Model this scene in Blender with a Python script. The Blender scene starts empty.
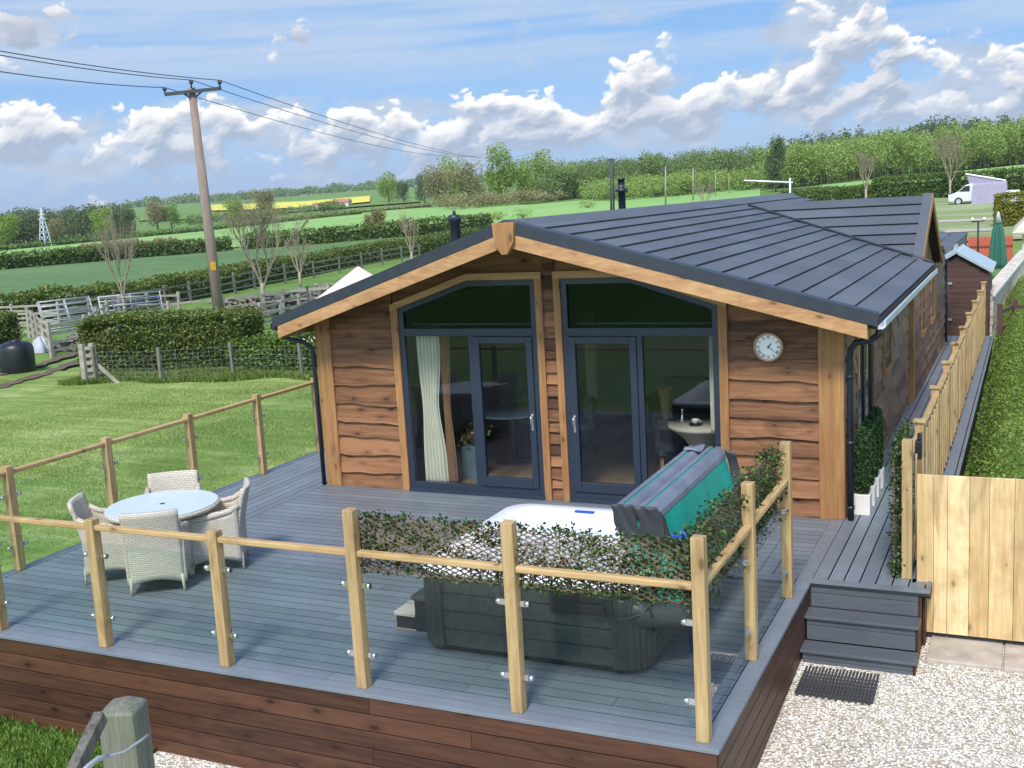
import bpy, math, random
import numpy as np
from mathutils import Vector, Matrix
random.seed(7); rng = np.random.default_rng(7)
R = math.radians
S = bpy.context.scene
COL = S.collection

# ------------------------------------------------------------------ camera
F = 1110.04
PITCH, YAW, ROLL = R(9.429), R(25.443), R(3.272)
CAM = np.array([7.6145, -12.6001, 3.7959])
FW = np.array([-math.sin(YAW)*math.cos(PITCH), math.cos(YAW)*math.cos(PITCH), -math.sin(PITCH)])
_r = np.array([math.cos(YAW), math.sin(YAW), 0.0]); _u = np.cross(_r, FW)
RT = _r*math.cos(ROLL) - _u*math.sin(ROLL); UP = _r*math.sin(ROLL) + _u*math.cos(ROLL)
cd = bpy.data.cameras.new('camera'); cam = bpy.data.objects.new('camera', cd); COL.objects.link(cam)
cd.sensor_width = 36; cd.lens = F/1024*36; cd.clip_start = 0.1; cd.clip_end = 12000
cam.matrix_world = Matrix(((RT[0], UP[0], -FW[0], CAM[0]), (RT[1], UP[1], -FW[1], CAM[1]), (RT[2], UP[2], -FW[2], CAM[2]), (0, 0, 0, 1)))
S.camera = cam
S.render.resolution_x, S.render.resolution_y = 1024, 768
S.render.engine = 'CYCLES'
S.view_settings.view_transform = 'Standard'; S.view_settings.look = 'None'
EXPO = 0.84; SKY = 0.148
S.view_settings.gamma = 1; S.view_settings.exposure = EXPO

# ------------------------------------------------------------------ sun and sky
SUN_EL, SUN_AZ = R(51), R(171)      # azimuth clockwise from +Y : behind the camera
sd = bpy.data.lights.new('sun', 'SUN'); sd.energy = 2.35; sd.angle = R(14.0); sd.color = (1.0, 0.94, 0.84)
sun = bpy.data.objects.new('sun', sd); COL.objects.link(sun)
sv = Vector((math.sin(SUN_AZ)*math.cos(SUN_EL), math.cos(SUN_AZ)*math.cos(SUN_EL), math.sin(SUN_EL)))
sun.rotation_euler = sv.to_track_quat('Z', 'Y').to_euler()

W = bpy.data.worlds.new('World'); S.world = W; W.use_nodes = True
def build_world():
    nt = W.node_tree; N = nt.nodes; L = nt.links
    for n in list(N): N.remove(n)
    sky = N.new('ShaderNodeTexSky'); sky.sky_type = 'NISHITA'; sky.sun_disc = False
    sky.sun_elevation = SUN_EL; sky.sun_rotation = SUN_AZ; sky.air_density = 1.0; sky.dust_density = 0.5; sky.ozone_density = 1.5
    bg = N.new('ShaderNodeBackground'); L.new(sky.outputs[0], bg.inputs[0]); bg.inputs[1].default_value = SKY
    out = N.new('ShaderNodeOutputWorld'); L.new(bg.outputs[0], out.inputs[0])
build_world()
W.cycles.sampling_method = 'MANUAL'; W.cycles.sample_map_resolution = 512

# ------------------------------------------------------------------ back projection helpers (a pixel and a real plane give a place)
def ray(u, v):
    d = FW*F + RT*(u-512) + UP*(384-v); return d/np.linalg.norm(d)
def atZ(u, v, z): d = ray(u, v); return CAM + d*(z-CAM[2])/d[2]
def atY(u, v, y): d = ray(u, v); return CAM + d*(y-CAM[1])/d[1]
def atX(u, v, x): d = ray(u, v); return CAM + d*(x-CAM[0])/d[0]
def dirat(u, v, dist):
    d = ray(u, v); h = math.hypot(d[0], d[1]); return CAM + d*dist/h

# terrain: height by azimuth from the camera and distance
AZN = [-180, -75, -50.2, -41.1, -29.7, -19.9, -11.9, -5.0, 2, 40, 120, 180]
DN = [0, 22, 45, 75, 150, 250, 350, 450, 1500, 3500, 8000]
TZ = [[-.8, -.8, -.8, -.8, -.8, -.8, -.8, -.6, 6, 20, 20],
      [-.72, -.72, -.72, -.72, -.72, -.72, -.72, -.6, 8, 20, 20],
      [-.72, -.72, -.72, -.72, -.72, -.72, -.72, -.4, 12, 20, 20],
      [-.72, -.72, -.72, -.72, -.72, -.72, -.2, 1.2, 22, 30, 35],
      [-.72, -.72, -.72, -.5, .0, 1.2, 2.6, 4.5, 27, 36, 40],
      [-.72, -.6, -.5, -.2, .6, 1.6, 4.2, 6.5, 30, 50, 60],
      [-.72, -.5, -.4, -.1, .9, 2.4, 4.6, 8.5, 30, 60, 70],
      [-.72, -.5, -.25, -.1, 1.7, 3.9, 5.0, 12.0, 40, 70, 80],
      [-.72, -.5, -.25, .0, 1.9, 5.0, 6.0, 11.0, 40, 70, 80],
      [-.72, -.6, .0, .3, 2, 6, 8, 12, 40, 70, 70],
      [-.8, -.8, -.8, -.8, 0, 4, 8, 10, 30, 50, 50],
      [-.8, -.8, -.8, -.8, -.8, -.8, -.8, 0, 6, 20, 20]]
def hz(x, y):
    dx, dy = x-CAM[0], y-CAM[1]; d = math.hypot(dx, dy); a = math.degrees(math.atan2(dx, dy))
    i = 0
    while i < len(AZN)-2 and a > AZN[i+1]: i += 1
    j = 0
    while j < len(DN)-2 and d > DN[j+1]: j += 1
    s = min(1, max(0, (a-AZN[i])/(AZN[i+1]-AZN[i]))); t = min(1, max(0, (d-DN[j])/(DN[j+1]-DN[j])))
    s = s*s*(3-2*s)
    z = (TZ[i][j]*(1-t)+TZ[i][j+1]*t)*(1-s) + (TZ[i+1][j]*(1-t)+TZ[i+1][j+1]*t)*s
    k = min(1, max(0, (-2.3-y)/3.6)) * min(1, max(0, (30-d)/8))
    return z - .20*k
def gp(u, v, off=0.0):
    """where the sight line through a pixel meets the ground"""
    d = ray(u, v); t = 3.0; 
    while t < 6000:
        p = CAM+d*t
        if p[2] < hz(p[0], p[1])+off: break
        t *= 1.01
    lo, hi = t/1.01, t
    for _ in range(25):
        mid = (lo+hi)/2; p = CAM+d*mid
        if p[2] < hz(p[0], p[1])+off: hi = mid
        else: lo = mid
    return CAM+d*hi

# ------------------------------------------------------------------ mesh builder
class MB:
    def __init__(s): s.v = []; s.f = []; s.sm = []
    def add(s, vs, fs, smooth=False):
        o = len(s.v); s.v += [tuple(map(float, p)) for p in vs]; s.f += [tuple(i+o for i in f) for f in fs]; s.sm += [smooth]*len(fs); return s
    def box(s, a, b):
        x0, y0, z0 = a; x1, y1, z1 = b
        if x0 > x1: x0, x1 = x1, x0
        if y0 > y1: y0, y1 = y1, y0
        if z0 > z1: z0, z1 = z1, z0
        return s.add([(x0, y0, z0), (x1, y0, z0), (x1, y1, z0), (x0, y1, z0), (x0, y0, z1), (x1, y0, z1), (x1, y1, z1), (x0, y1, z1)],
              [(0, 3, 2, 1), (4, 5, 6, 7), (0, 1, 5, 4), (1, 2, 6, 5), (2, 3, 7, 6), (3, 0, 4, 7)])
    def bar(s, p, q, w, h, up=(0, 0, 1)):
        """a beam from p to q, w across, h along up"""
        p, q = Vector(p), Vector(q); d = (q-p).normalized(); u = Vector(up); sx = d.cross(u)
        if sx.length < 1e-4: sx = d.cross(Vector((0, 1, 0)))
        sx.normalize(); uu = sx.cross(d).normalized(); a, b = sx*w/2, uu*h/2
        vs = [p-a-b, p+a-b, p+a+b, p-a+b, q-a-b, q+a-b, q+a+b, q-a+b]
        return s.add(vs, [(0, 1, 2, 3), (7, 6, 5, 4), (0, 4, 5, 1), (1, 5, 6, 2), (2, 6, 7, 3), (3, 7, 4, 0)])
    def prism(s, poly, axis, a, b):
        """poly of 2-d points extruded along axis (0,1,2) from a to b"""
        def mk(p, t):
            q = list(p); q.insert(axis, t); return tuple(q)
        n = len(poly); vs = [mk(p, a) for p in poly]+[mk(p, b) for p in poly]
        fs = [tuple(range(n))[::-1], tuple(range(n, 2*n))]+[(i, (i+1) % n, (i+1) % n+n, i+n) for i in range(n)]
        return s.add(vs, fs)
    def tube(s, pts, r, n=10, caps=True, smooth=True):
        pts = [Vector(p) for p in pts]; rs = r if isinstance(r, (list, tuple)) else [r]*len(pts)
        vs = []; fs = []; last = None
        for i, p in enumerate(pts):
            d = (pts[min(i+1, len(pts)-1)]-pts[max(i-1, 0)]).normalized()
            if last is None:
                a = d.cross(Vector((0, 0, 1)))
                if a.length < .05: a = d.cross(Vector((0, 1, 0)))
            else: a = last-d*last.dot(d)
            a.normalize(); last = a; b = d.cross(a)
            for k in range(n):
                t = 2*math.pi*k/n; vs.append(p+(a*math.cos(t)+b*math.sin(t))*rs[i])
        for i in range(len(pts)-1):
            for k in range(n): fs.append((i*n+k, i*n+(k+1) % n, (i+1)*n+(k+1) % n, (i+1)*n+k))
        s.add(vs, fs, smooth)
        if caps:
            o = len(s.v)-len(vs); s.f += [tuple(o+k for k in range(n))[::-1], tuple(o+(len(pts)-1)*n+k for k in range(n))]; s.sm += [False, False]
        return s
    def lathe(s, prof, c=(0, 0, 0), n=24, smooth=True):
        vs = []; fs = []
        for r, z in prof:
            for k in range(n): t = 2*math.pi*k/n; vs.append((c[0]+r*math.cos(t), c[1]+r*math.sin(t), c[2]+z))
        for i in range(len(prof)-1):
            for k in range(n): fs.append((i*n+k, i*n+(k+1) % n, (i+1)*n+(k+1) % n, (i+1)*n+k))
        return s.add(vs, fs, smooth)
    def grid(s, fn, nu, nv, smooth=True):
        vs = [fn(i/nu, j/nv) for j in range(nv+1) for i in range(nu+1)]
        fs = [(j*(nu+1)+i, j*(nu+1)+i+1, (j+1)*(nu+1)+i+1, (j+1)*(nu+1)+i) for j in range(nv) for i in range(nu)]
        return s.add(vs, fs, smooth)
    def build(s, name, mat, parent=None, bevel=0, local=False, label=None):
        me = bpy.data.meshes.new(name); me.from_pydata(s.v, [], s.f); me.update()
        me.polygons.foreach_set('use_smooth', s.sm); me.materials.append(mat)
        return finish(name, me, parent, bevel, local, label)
def finish(name, me, parent=None, bevel=0, local=False, label=None):
    o = bpy.data.objects.new(name, me); COL.objects.link(o)
    if parent is not None:
        o.parent = parent
        if not local:
            m = Matrix.Identity(4); p = parent
            while p is not None:
                m = Matrix.LocRotScale(p.location, p.rotation_euler, p.scale) @ m if p.type == 'EMPTY' else m
                p = p.parent
            o.matrix_parent_inverse = m.inverted()
            if parent.type != 'EMPTY': o.matrix_parent_inverse = Matrix.Identity(4)
    if bevel:
        b = o.modifiers.new('bevel', 'BEVEL'); b.width = bevel; b.segments = 2; b.limit_method = 'ANGLE'; b.angle_limit = R(40)
    if label: o['label'] = label
    return o
def thing(name, label, cat, loc=(0, 0, 0), rz=0, group=None):
    o = bpy.data.objects.new(name, None); COL.objects.link(o); o.empty_display_size = .2
    o.location = tuple(map(float, loc)); o.rotation_euler = (0, 0, rz); o['label'] = label; o['category'] = cat
    if group: o['group'] = group
    return o
def tag(o, label, cat, group=None, kind=None):
    o['label'] = label; o['category'] = cat
    if group: o['group'] = group
    if kind: o['kind'] = kind
    return o
def struct(o): o['kind'] = 'structure'; return o
def fast_quads(name, V, mat, parent=None, local=False, tri=False):
    """V: N x 4 x 3 array -> one mesh of loose quads"""
    k = V.shape[1]; n = V.shape[0]; me = bpy.data.meshes.new(name)
    me.vertices.add(n*k); me.vertices.foreach_set('co', V.reshape(-1).astype(np.float32))
    me.loops.add(n*k); me.loops.foreach_set('vertex_index', np.arange(n*k, dtype=np.int32))
    me.polygons.add(n); me.polygons.foreach_set('loop_start', np.arange(0, n*k, k, dtype=np.int32))
    me.polygons.foreach_set('loop_total', np.full(n, k, dtype=np.int32)); me.update(calc_edges=True); me.materials.append(mat)
    return finish(name, me, parent, 0, local)
def leaf_quads(P, size, up=0.0, flat=None, aspect=.6):
    """leaf shaped quads at points P, size scalar or array"""
    n = len(P); size = np.broadcast_to(np.asarray(size, float), (n,))[:, None]
    a = rng.normal(size=(n, 3)); a[:, 2] = a[:, 2]*.7+up; a /= np.linalg.norm(a, axis=1)[:, None]
    b = np.cross(a, rng.normal(size=(n, 3))); b /= np.linalg.norm(b, axis=1)[:, None]+1e-9
    l = a*size*.5; w = b*size*.5*aspect
    return np.stack([P-l, P+w, P+l, P-w], axis=1)

# ------------------------------------------------------------------ materials
def newmat(name):
    m = bpy.data.materials.new(name); m.use_nodes = True; nt = m.node_tree
    for n in list(nt.nodes): nt.nodes.remove(n)
    o = nt.nodes.new('ShaderNodeOutputMaterial'); b = nt.nodes.new('ShaderNodeBsdfPrincipled'); nt.links.new(b.outputs[0], o.inputs[0])
    return m, nt, b, o
def c4(c): return (c[0], c[1], c[2], 1)
class NT:
    def __init__(s, nt): s.n = nt.nodes; s.l = nt.links
    def put(s, v, sock):
        if isinstance(v, (int, float)): sock.default_value = v
        elif isinstance(v, tuple): sock.default_value = v
        else: s.l.new(v, sock)
    def coord(s, scale=(1, 1, 1), which='Object', rot=(0, 0, 0)):
        t = s.n.new('ShaderNodeTexCoord'); m = s.n.new('ShaderNodeMapping'); s.l.new(t.outputs[which], m.inputs[0])
        m.inputs['Scale'].default_value = scale; m.inputs['Rotation'].default_value = rot; return m.outputs[0]
    def noise(s, vec, scale, detail=4, rough=.55, dist=0):
        t = s.n.new('ShaderNodeTexNoise'); s.l.new(vec, t.inputs['Vector']); t.inputs['Scale'].default_value = scale
        t.inputs['Detail'].default_value = detail; t.inputs['Roughness'].default_value = rough; t.inputs['Distortion'].default_value = dist; return t.outputs[0]
    def voro(s, vec, scale, feat='F1', out='Distance', rnd=1, dim='3D'):
        t = s.n.new('ShaderNodeTexVoronoi'); t.feature = feat; t.voronoi_dimensions = dim; s.l.new(vec, t.inputs['Vector']); t.inputs['Scale'].default_value = scale
        t.inputs['Randomness'].default_value = rnd; return t.outputs[out]
    def ramp(s, fac, stops):
        t = s.n.new('ShaderNodeValToRGB'); s.l.new(fac, t.inputs[0]); e = t.color_ramp.elements
        while len(e) > 1: e.remove(e[-1])
        e[0].position = stops[0][0]; e[0].color = c4(stops[0][1])
        for p, c in stops[1:]: q = e.new(p); q.color = c4(c)
        return t.outputs[0]
    def rng(s, v, a, b, c=0, d=1):
        t = s.n.new('ShaderNodeMapRange'); s.l.new(v, t.inputs[0])
        for i, k in enumerate((a, b, c, d)): t.inputs[i+1].default_value = k
        return t.outputs[0]
    def math(s, op, a, b=0.0):
        t = s.n.new('ShaderNodeMath'); t.operation = op; s.put(a, t.inputs[0]); s.put(b, t.inputs[1]); return t.outputs[0]
    def mix(s, f, a, b, mode='MIX'):
        t = s.n.new('ShaderNodeMix'); t.data_type = 'RGBA'; t.blend_type = mode
        s.put(f, t.inputs[0]); s.put(c4(a) if isinstance(a, tuple) else a, t.inputs[6]); s.put(c4(b) if isinstance(b, tuple) else b, t.inputs[7]); return t.outputs[2]
    def island(s): return s.n.new('ShaderNodeNewGeometry').outputs['Random Per Island']
    def bump(s, h, strength, dist, b):
        t = s.n.new('ShaderNodeBump'); s.put(h, t.inputs['Height']); t.inputs['Strength'].default_value = strength; t.inputs['Distance'].default_value = dist
        s.l.new(t.outputs[0], b.inputs['Normal'])
def plain(name, col, rough=.6, metal=0, var=.12, scale=6, bump=0, spec=None):
    m, nt, b, o = newmat(name); q = NT(nt); v = q.coord()
    n = q.noise(v, scale, 5); lo = tuple(c*(1-var) for c in col); hi = tuple(min(1, c*(1+var)) for c in col)
    q.put(q.ramp(n, [(.3, lo), (.7, hi)]), b.inputs['Base Color']); b.inputs['Roughness'].default_value = rough; b.inputs['Metallic'].default_value = metal
    if bump: q.bump(q.noise(v, scale*6, 4), bump, .01, b)
    if spec is not None: b.inputs['Specular IOR Level'].default_value = spec
    return m
def wood(name, dark, light, axis, rough=.65, knots=True, isl=.35, stain=None, grain=26, bump=.25, kscale=4.2):
    """sawn timber, grain along the axis, tone different from board to board"""
    m, nt, b, o = newmat(name); q = NT(nt)
    sc = [1, 1, 1]; sc[axis] = .06; v0 = q.coord(tuple(sc))
    isd = q.island()
    off = nt.nodes.new('ShaderNodeVectorMath'); off.operation = 'ADD'; nt.links.new(v0, off.inputs[0])
    cmb = nt.nodes.new('ShaderNodeCombineXYZ')
    for i in range(3): q.put(q.math('MULTIPLY', isd, 17.3+i*9), cmb.inputs[i])
    nt.links.new(cmb.outputs[0], off.inputs[1]); v = off.outputs[0]
    g = q.noise(v, grain, 5, .6, .6); big = q.noise(v, 3.5, 3, .5)
    f = q.math('ADD', q.math('MULTIPLY', g, .6), q.math('MULTIPLY', big, .4))
    f = q.math('ADD', f, q.math('MULTIPLY', q.math('SUBTRACT', isd, .5), isl))
    col = q.ramp(f, [(.30, dark), (.68, light)])
    if knots:
        sx = nt.nodes.new('ShaderNodeSeparateXYZ'); nt.links.new(q.coord(), sx.inputs[0]); oth = [i for i in (0, 1, 2) if i != axis]
        cv = nt.nodes.new('ShaderNodeCombineXYZ'); q.put(q.math('ADD', q.math('MULTIPLY', sx.outputs[axis], .5), q.math('MULTIPLY', isd, 9.0)), cv.inputs[0]); q.put(q.math('ADD', sx.outputs[oth[0]], sx.outputs[oth[1]]), cv.inputs[1]); vk = cv.outputs[0]
        k = q.voro(vk, kscale, dim='2D'); wob = q.noise(vk, 22, 2)
        cr = nt.nodes.new('ShaderNodeSeparateColor'); nt.links.new(q.voro(vk, kscale, out='Color', dim='2D'), cr.inputs[0])
        kd = q.math('ADD', q.math('ADD', k, q.math('MULTIPLY', wob, .06)), q.math('MULTIPLY', q.math('SUBTRACT', 1.0, cr.outputs[0]), .13))
        kf = q.rng(kd, .085, .150, .8, 0); kr = q.rng(kd, .12, .36, .42, 0); col = q.mix(kr, col, tuple(c*.8 for c in dark)); kf2 = q.rng(q.noise(q.coord(tuple(.35 if i == axis else 1 for i in range(3))), 2.6, 4, .6, 1.2), .56, .70, 0, .55)
        col = q.mix(kf2, col, tuple(c*.55 for c in dark)); col = q.mix(kf, col, tuple(c*.38 for c in dark))
    if stain: col = q.mix(q.rng(q.noise(q.coord(), 2.2, 5), .5, .68, 0, .65), col, stain)
    q.put(col, b.inputs['Base Color']); b.inputs['Roughness'].default_value = rough; b.inputs['Specular IOR Level'].default_value = .3
    q.bump(g, bump, .006, b); return m
def leafmat(name, cols, trans=.35, rough=.5):
    m, nt, b, o = newmat(name); q = NT(nt); isd = q.island(); big = q.noise(q.coord(), 1.1, 3)
    f = q.math('ADD', q.math('MULTIPLY', isd, .75), q.math('MULTIPLY', big, .3))
    n = len(cols); col = q.ramp(f, [(.12+.76*i/(n-1), c) for i, c in enumerate(cols)])
    q.put(col, b.inputs['Base Color']); b.inputs['Roughness'].default_value = rough; b.inputs['Specular IOR Level'].default_value = .25
    t = nt.nodes.new('ShaderNodeBsdfTranslucent'); q.put(q.mix(.5, col, (.25, .32, .03), 'MIX'), t.inputs[0])
    mx = nt.nodes.new('ShaderNodeMixShader'); mx.inputs[0].default_value = trans; nt.links.new(b.outputs[0], mx.inputs[1]); nt.links.new(t.outputs[0], mx.inputs[2]); nt.links.new(mx.outputs[0], o.inputs[0])
    return m
def grassmat(name, dark, mid, light, scale=.35, streak=None, fine=14, soil=None):
    m, nt, b, o = newmat(name); q = NT(nt); v = q.coord()
    n1 = q.noise(v, scale, 6, .6); n2 = q.noise(v, fine, 4, .7)
    f = q.math('ADD', q.math('MULTIPLY', n1, .62), q.math('MULTIPLY', n2, .38))
    if streak:
        st = q.noise(q.coord((streak[0], streak[1], 1), rot=(0, 0, streak[2])), 1.0, 6, .65, .3)
        f = q.math('ADD', q.math('MULTIPLY', f, .55), q.math('MULTIPLY', st, .45))
    col = q.ramp(f, [(.36, dark), (.5, mid), (.64, light)])
    if soil: col = q.mix(q.rng(q.noise(v, soil[1], 4, .6), soil[2], soil[2]+.1, 0, .8), col, soil[0])
    q.put(col, b.inputs['Base Color']); b.inputs['Roughness'].default_value = .9; b.inputs['Specular IOR Level'].default_value = .15
    q.bump(n2, .6, .05, b); return m

M = {}
M['post'] = wood('pale treated softwood', (.30, .19, .085), (.60, .44, .22), 2, isl=.25, grain=34, bump=.4)
M['postx'] = wood('pale treated softwood rail', (.38, .24, .10), (.62, .45, .23), 0, isl=.2)
M['posty'] = wood('pale treated softwood side rail', (.38, .24, .10), (.62, .45, .22), 1, isl=.2)
M['gate'] = wood('fresh pine gate boards', (.50, .33, .14), (.80, .62, .34), 2, isl=.35, stain=(.52, .27, .10))
M['trim'] = wood('oiled larch trim', (.25, .115, .042), (.48, .26, .11), 2, isl=.2)
M['trimx'] = wood('oiled larch barge board', (.36, .185, .080), (.60, .37, .18), 0, isl=.2)
M['clad'] = wood('waney edge cladding', (.068, .029, .014), (.325, .152, .070), 0, isl=.38, grain=20, bump=.5)
M['clady'] = wood('waney edge side cladding', (.12, .062, .040), (.30, .170, .105), 1, isl=.25, grain=20, bump=.5)
M['cladz'] = wood('upright cladding', (.15, .07, .028), (.36, .18, .07), 2, isl=.5)
M['soffit'] = plain('dark soffit', (.03, .022, .02), .8)
M['skirt'] = wood('dark stained planks', (.034, .015, .009), (.105, .046, .026), 0, rough=.5, isl=.35)
M['skirty'] = wood('dark stained side planks', (.034, .015, .009), (.10, .042, .025), 1, rough=.5, isl=.35)
def deckmat(name, axis, light=1.0, edges=False):
    m, nt, b, o = newmat(name); q = NT(nt); sc = [1, 1, 1]; sc[axis] = .04; v = q.coord(tuple(sc)); g = q.noise(v, 60, 4, .6)
    w = q.noise(q.coord(), 1.3, 6, .6); isd = q.island()
    f = q.math('ADD', q.math('ADD', q.math('MULTIPLY', g, .40), q.math('MULTIPLY', w, .42)), q.math('MULTIPLY', isd, .20))
    q.put(q.ramp(f, [(.35, tuple(c*light for c in (.122, .142, .168))), (.68, tuple(c*light for c in (.190, .220, .256)))]), b.inputs['Base Color'])
    if edges:      # upright board faces coloured dark, painting in the shade of the gaps
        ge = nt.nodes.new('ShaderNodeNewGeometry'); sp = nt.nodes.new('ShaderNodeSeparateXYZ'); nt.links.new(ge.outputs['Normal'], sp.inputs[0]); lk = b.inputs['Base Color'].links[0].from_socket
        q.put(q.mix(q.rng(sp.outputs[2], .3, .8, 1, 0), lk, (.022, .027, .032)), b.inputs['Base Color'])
    w2 = q.noise(q.coord(), 5.5, 6, .7); q.put(q.rng(w2, .3, .7, .30, .62), b.inputs['Roughness'])
    lk0 = b.inputs['Base Color'].links[0].from_node.outputs[0] if False else None; q.bump(g, .3, .004, b); return m
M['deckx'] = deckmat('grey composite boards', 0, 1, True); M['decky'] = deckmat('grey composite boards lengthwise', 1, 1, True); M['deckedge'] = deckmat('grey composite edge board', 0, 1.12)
M['step'] = deckmat('dark grey step boards', 0, .55)
def roofmat():
    m, nt, b, o = newmat('lightweight tile roof'); q = NT(nt); isd = q.island(); n = q.noise(q.coord(), 90, 3, .7); w = q.noise(q.coord(), .8, 4)
    f = q.math('ADD', q.math('MULTIPLY', n, .5), q.math('ADD', q.math('MULTIPLY', w, .3), q.math('MULTIPLY', isd, .2)))
    q.put(q.ramp(f, [(.3, (.058, .065, .078)), (.7, (.118, .130, .152))]), b.inputs['Base Color']); b.inputs['Roughness'].default_value = .6; q.bump(n, .25, .004, b); return m
M['roof'] = roofmat()
M['verge'] = plain('anthracite verge', (.026, .033, .046), .5, var=.2)
M['upvc'] = plain('blue grey window frame', (.022, .032, .052), .35, var=.05)
M['pipe'] = plain('dark grey plastic pipe', (.018, .025, .036), .35)
M['gutter'] = plain('grey gutter lining', (.50, .56, .66), .3)
M['chrome'] = plain('polished metal', (.75, .75, .75), .2, metal=1, var=.03)
M['white'] = plain('white acrylic', (.78, .79, .82), .25, var=.05)
M['whitep'] = plain('white painted planter', (.78, .78, .76), .5, var=.05)
M['black'] = plain('black plastic', (.012, .013, .017), .45)
M['tank'] = plain('black tank plastic', (.010, .012, .018), .4, var=.2)
M['dark'] = plain('dark interior cloth', (.03, .035, .045), .8)
M['tubwall'] = plain('grey wood effect cabinet', (.042, .049, .047), .5, var=.25, scale=14, bump=.1)
M['tubcorner'] = plain('charcoal cabinet corner', (.034, .039, .038), .5)
M['teal'] = plain('teal vinyl cover', (.004, .36, .29), .4, var=.16, scale=3, bump=.15)
M['vinyl'] = plain('weathered charcoal vinyl', (.16, .18, .23), .45, var=.22, scale=4)
M['flap'] = plain('dark vinyl flap', (.035, .038, .045), .5, var=.3, scale=8, bump=.3)
M['blue'] = plain('blue plastic', (.02, .10, .55), .4)
M['mat'] = plain('rubber doormat', (.045, .045, .05), .8)
M['slab'] = plain('sandstone slab', (.42, .37, .31), .85, var=.22, scale=5, bump=.3)
M['cream'] = plain('cream curtain cloth', (.78, .76, .66), .9, var=.06)
M['tan'] = plain('tan cloth', (.42, .24, .14), .9)
M['canvas'] = plain('cream tent canvas', (.74, .60, .50), .9, var=.07, scale=2)
M['plaster'] = plain('painted inner wall', (.40, .40, .38), .9, var=.05)
M['laminate'] = wood('laminate floor', (.13, .085, .06), (.26, .18, .125), 1, knots=False, isl=.5)
M['greycloth'] = plain('grey upholstery', (.16, .17, .18), .9)
M['orange'] = plain('orange cushion', (.70, .12, .03), .8)
M['paletop'] = plain('pale table top', (.45, .50, .55), .3)
M['stoneware'] = plain('white china', (.8, .8, .78), .2, var=.02)
M['concrete'] = plain('taupe pedestal', (.46, .41, .36), .7)
M['weathered'] = wood('weathered grey timber', (.060, .058, .047), (.25, .24, .20), 2, isl=.3, stain=(.13, .17, .07), grain=34, bump=.9)
M['greyrail'] = wood('weathered rails', (.16, .14, .11), (.46, .42, .35), 0, isl=.4, knots=False)
M['polewood'] = wood('weathered pole timber', (.17, .125, .10), (.36, .28, .235), 2, isl=.1, knots=False)
M['steel'] = plain('galvanised steel', (.34, .36, .38), .5, metal=.2)
M['pylon'] = plain('pylon steel', (.50, .54, .60), .6)
M['yellow'] = plain('yellow warning plate', (.85, .55, .02), .5)
M['wire'] = plain('dark cable', (.05, .055, .07), .6)
M['soil'] = plain('bare soil', (.17, .115, .08), .95, var=.3, scale=2, bump=.5)
M['track'] = plain('rutted earth', (.12, .085, .055), .95, var=.35, scale=3, bump=.5)
M['shed'] = wood('dark brown shed boards', (.055, .03, .026), (.12, .07, .058), 0, isl=.25, knots=False)
M['tin'] = plain('pale corrugated roof', (.46, .55, .58), .35, metal=.3, var=.1)
M['redwood'] = plain('red painted boards', (.48, .09, .05), .7, var=.1)
M['greenfab'] = plain('green parasol cloth', (.03, .14, .10), .8, var=.15)
M['creamstone'] = plain('cream stone', (.58, .52, .42), .85, var=.25, scale=3, bump=.4)
M['carpaint'] = plain('silver white van paint', (.62, .64, .68), .3, var=.02)
M['awning'] = plain('lilac grey awning canvas', (.30, .27, .37), .8, var=.12)
M['tyre'] = plain('tyre rubber', (.02, .02, .02), .8)
M['rubble'] = plain('rubble stone', (.20, .18, .15), .9, var=.45, scale=2.5, bump=.8)
M['bark'] = plain('bark', (.16, .13, .10), .9, var=.3, scale=8)
M['twig'] = plain('twigs', (.30, .25, .18), .9, var=.2)
M['birch'] = plain('pale trunk bark', (.33, .29, .23), .85, var=.25)
def glassmat(name, tint, refl=1.0):
    m, nt, b, o = newmat(name); nt.nodes.remove(b); q = NT(nt); t = nt.nodes.new('ShaderNodeBsdfTransparent'); t.inputs[0].default_value = c4(tint)
    g = nt.nodes.new('ShaderNodeBsdfGlossy'); g.inputs[0].default_value = (1, 1, 1, 1); g.inputs['Roughness'].default_value = .005
    lw = nt.nodes.new('ShaderNodeLayerWeight'); lw.inputs['Blend'].default_value = .5
    k = q.math('POWER', lw.outputs['Facing'], 5.0); k = q.math('ADD', q.math('MULTIPLY', k, .9), .045*refl)
    ge = nt.nodes.new('ShaderNodeNewGeometry'); k = q.math('MULTIPLY', k, q.math('SUBTRACT', 1.0, ge.outputs['Backfacing']))
    mx = nt.nodes.new('ShaderNodeMixShader'); nt.links.new(k, mx.inputs[0]); nt.links.new(t.outputs[0], mx.inputs[1]); nt.links.new(g.outputs[0], mx.inputs[2]); nt.links.new(mx.outputs[0], o.inputs[0])
    return m
M['glass'] = glassmat('clear balustrade glass', (.895, .945, .925), .5)
M['pane'] = glassmat('window glass', (.88, .90, .885), 1.25)
M['toppane'] = glassmat('upper window glass with painted green reflection', (.48, .55, .50), 1.8)  # dark green reflection of the grass is put into the tint
M['tableglass'] = plain('frosted table glass', (.52, .60, .64), .28, var=.03)
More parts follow.
